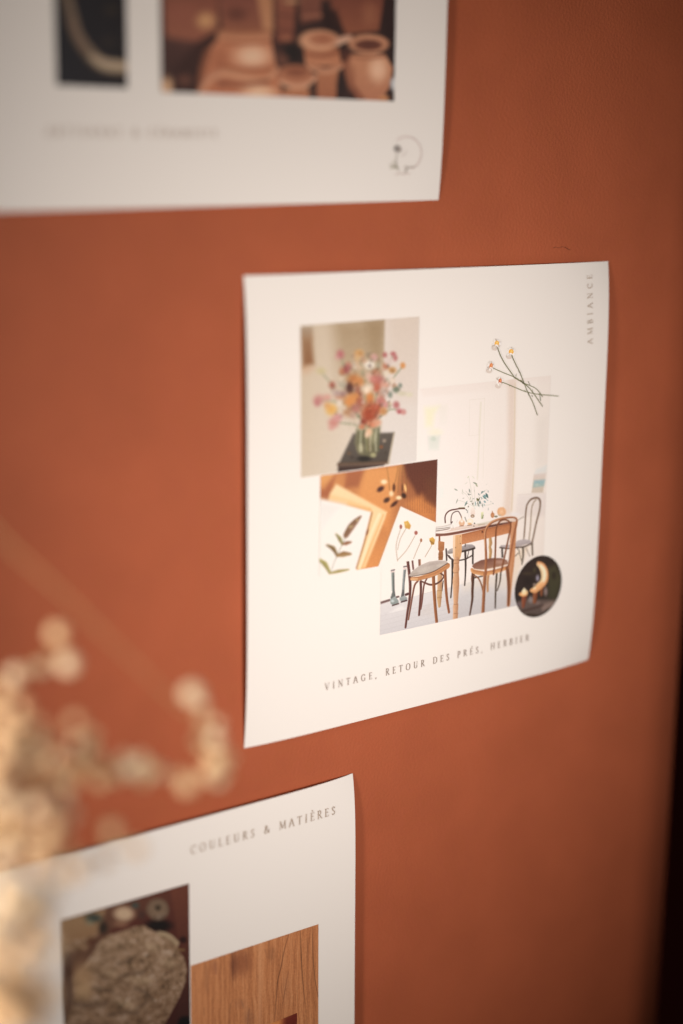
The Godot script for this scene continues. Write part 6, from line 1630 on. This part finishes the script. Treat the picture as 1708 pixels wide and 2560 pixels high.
	dried_sprig("densest cluster of dried flowers at the left edge over bare wall", PackedVector3Array([Vector3(-220.4, -172.8, 162.9) * MM, Vector3(-199.6, -151.4, 152.9) * MM, Vector3(-180.7, -135.5, 149.4) * MM, Vector3(-169.0, -123.0, 148.0) * MM, Vector3(-166.9, -114.4, 147.1) * MM]), 0.00085, [[-172.0, -110.9, 142.4, 7.0], [-164.7, -116.0, 142.8, 7.0], [-159.1, -122.1, 142.2, 6.0], [-170.7, -120.3, 146.0, 6.0], [-178.0, -114.6, 151.7, 7.0], [-159.0, -129.3, 144.4, 5.0], [-169.4, -127.8, 149.1, 6.0], [-157.8, -134.4, 146.8, 5.6], [-167.8, -133.8, 152.1, 6.0], [-162.7, -140.5, 151.3, 6.0], [-164.5, -146.4, 151.7, 6.4], [-154.5, -142.2, 145.1, 5.0], [-176.6, -129.5, 150.7, 7.0], [-173.8, -140.0, 149.4, 7.0], [-180.6, -142.9, 158.0, 7.0], [-181.1, -121.5, 151.5, 8.0], [-168.9, -147.0, 148.7, 5.0], [-158.7, -149.1, 150.4, 4.5], [-163.9, -109.5, 135.1, 4.5], [-167.5, -152.5, 151.2, 5.5], [-170.4, -113.8, 147.5, 3.6], [-161.3, -128.7, 139.0, 2.9], [-177.4, -125.9, 145.0, 2.9], [-170.0, -144.2, 149.9, 2.9], [-164.1, -152.0, 148.6, 3.5], [-153.6, -112.0, 149.6, 3.8], [-164.0, -122.1, 121.5, 3.2], [-171.6, -136.1, 139.7, 3.6], [-163.6, -111.8, 145.9, 2.9], [-157.6, -132.4, 139.4, 3.2], [-160.0, -128.4, 131.4, 3.8], [-163.6, -143.0, 125.1, 3.4], [-162.4, -120.0, 153.1, 4.0], [-166.2, -145.3, 141.1, 3.0], [-172.4, -142.8, 132.1, 3.7], [-152.7, -127.5, 141.1, 3.6]], 4)
	dried_sprig("thin dried sprig crossing the top edge of the lower board", PackedVector3Array([Vector3(-220.2, -186.3, 167.0) * MM, Vector3(-191.4, -171.4, 158.3) * MM, Vector3(-168.5, -160.5, 152.8) * MM, Vector3(-149.7, -153.7, 151.9) * MM, Vector3(-138.0, -154.5, 154.4) * MM]), 0.00055, [[-142.7, -148.6, 149.2, 5.0], [-156.0, -156.4, 151.9, 6.0], [-143.9, -160.4, 145.4, 4.0], [-136.4, -155.1, 153.1, 4.4], [-161.9, -157.8, 150.6, 4.5]], 5)
	dried_sprig("dried sprig nearest to the camera in the lower left corner", PackedVector3Array([Vector3(-236.2, -205.1, 186.1) * MM, Vector3(-216.0, -181.6, 181.4) * MM, Vector3(-200.9, -166.9, 175.5) * MM, Vector3(-187.9, -157.0, 169.5) * MM, Vector3(-181.3, -152.3, 166.6) * MM]), 0.00080, [[-182.9, -150.0, 164.7, 8.8], [-179.3, -153.7, 168.4, 8.2], [-172.7, -154.4, 167.1, 6.1], [-186.9, -155.8, 169.8, 8.8], [-177.1, -159.3, 171.6, 6.6], [-192.3, -160.3, 173.5, 8.8], [-191.6, -167.3, 182.5, 7.7], [-185.9, -171.4, 181.4, 7.2], [-183.0, -175.0, 184.6, 6.6], [-193.7, -173.0, 188.9, 8.8], [-198.4, -167.5, 183.9, 8.8], [-198.6, -176.5, 186.3, 8.8], [-175.5, -166.3, 174.8, 5.5], [-173.4, -173.7, 155.5, 5.7], [-179.3, -177.9, 163.3, 4.0], [-183.8, -183.2, 180.0, 5.7], [-183.7, -173.7, 169.5, 3.9], [-180.1, -156.8, 153.6, 4.0], [-180.1, -163.9, 151.0, 4.7], [-181.8, -172.4, 151.8, 5.1], [-179.0, -180.6, 177.0, 4.5], [-189.1, -176.5, 180.1, 6.0], [-184.2, -156.7, 163.2, 4.4], [-179.2, -156.7, 169.8, 3.9], [-180.5, -173.7, 161.7, 5.9], [-186.8, -164.3, 182.6, 5.3], [-172.2, -184.3, 166.0, 5.8]], 6)
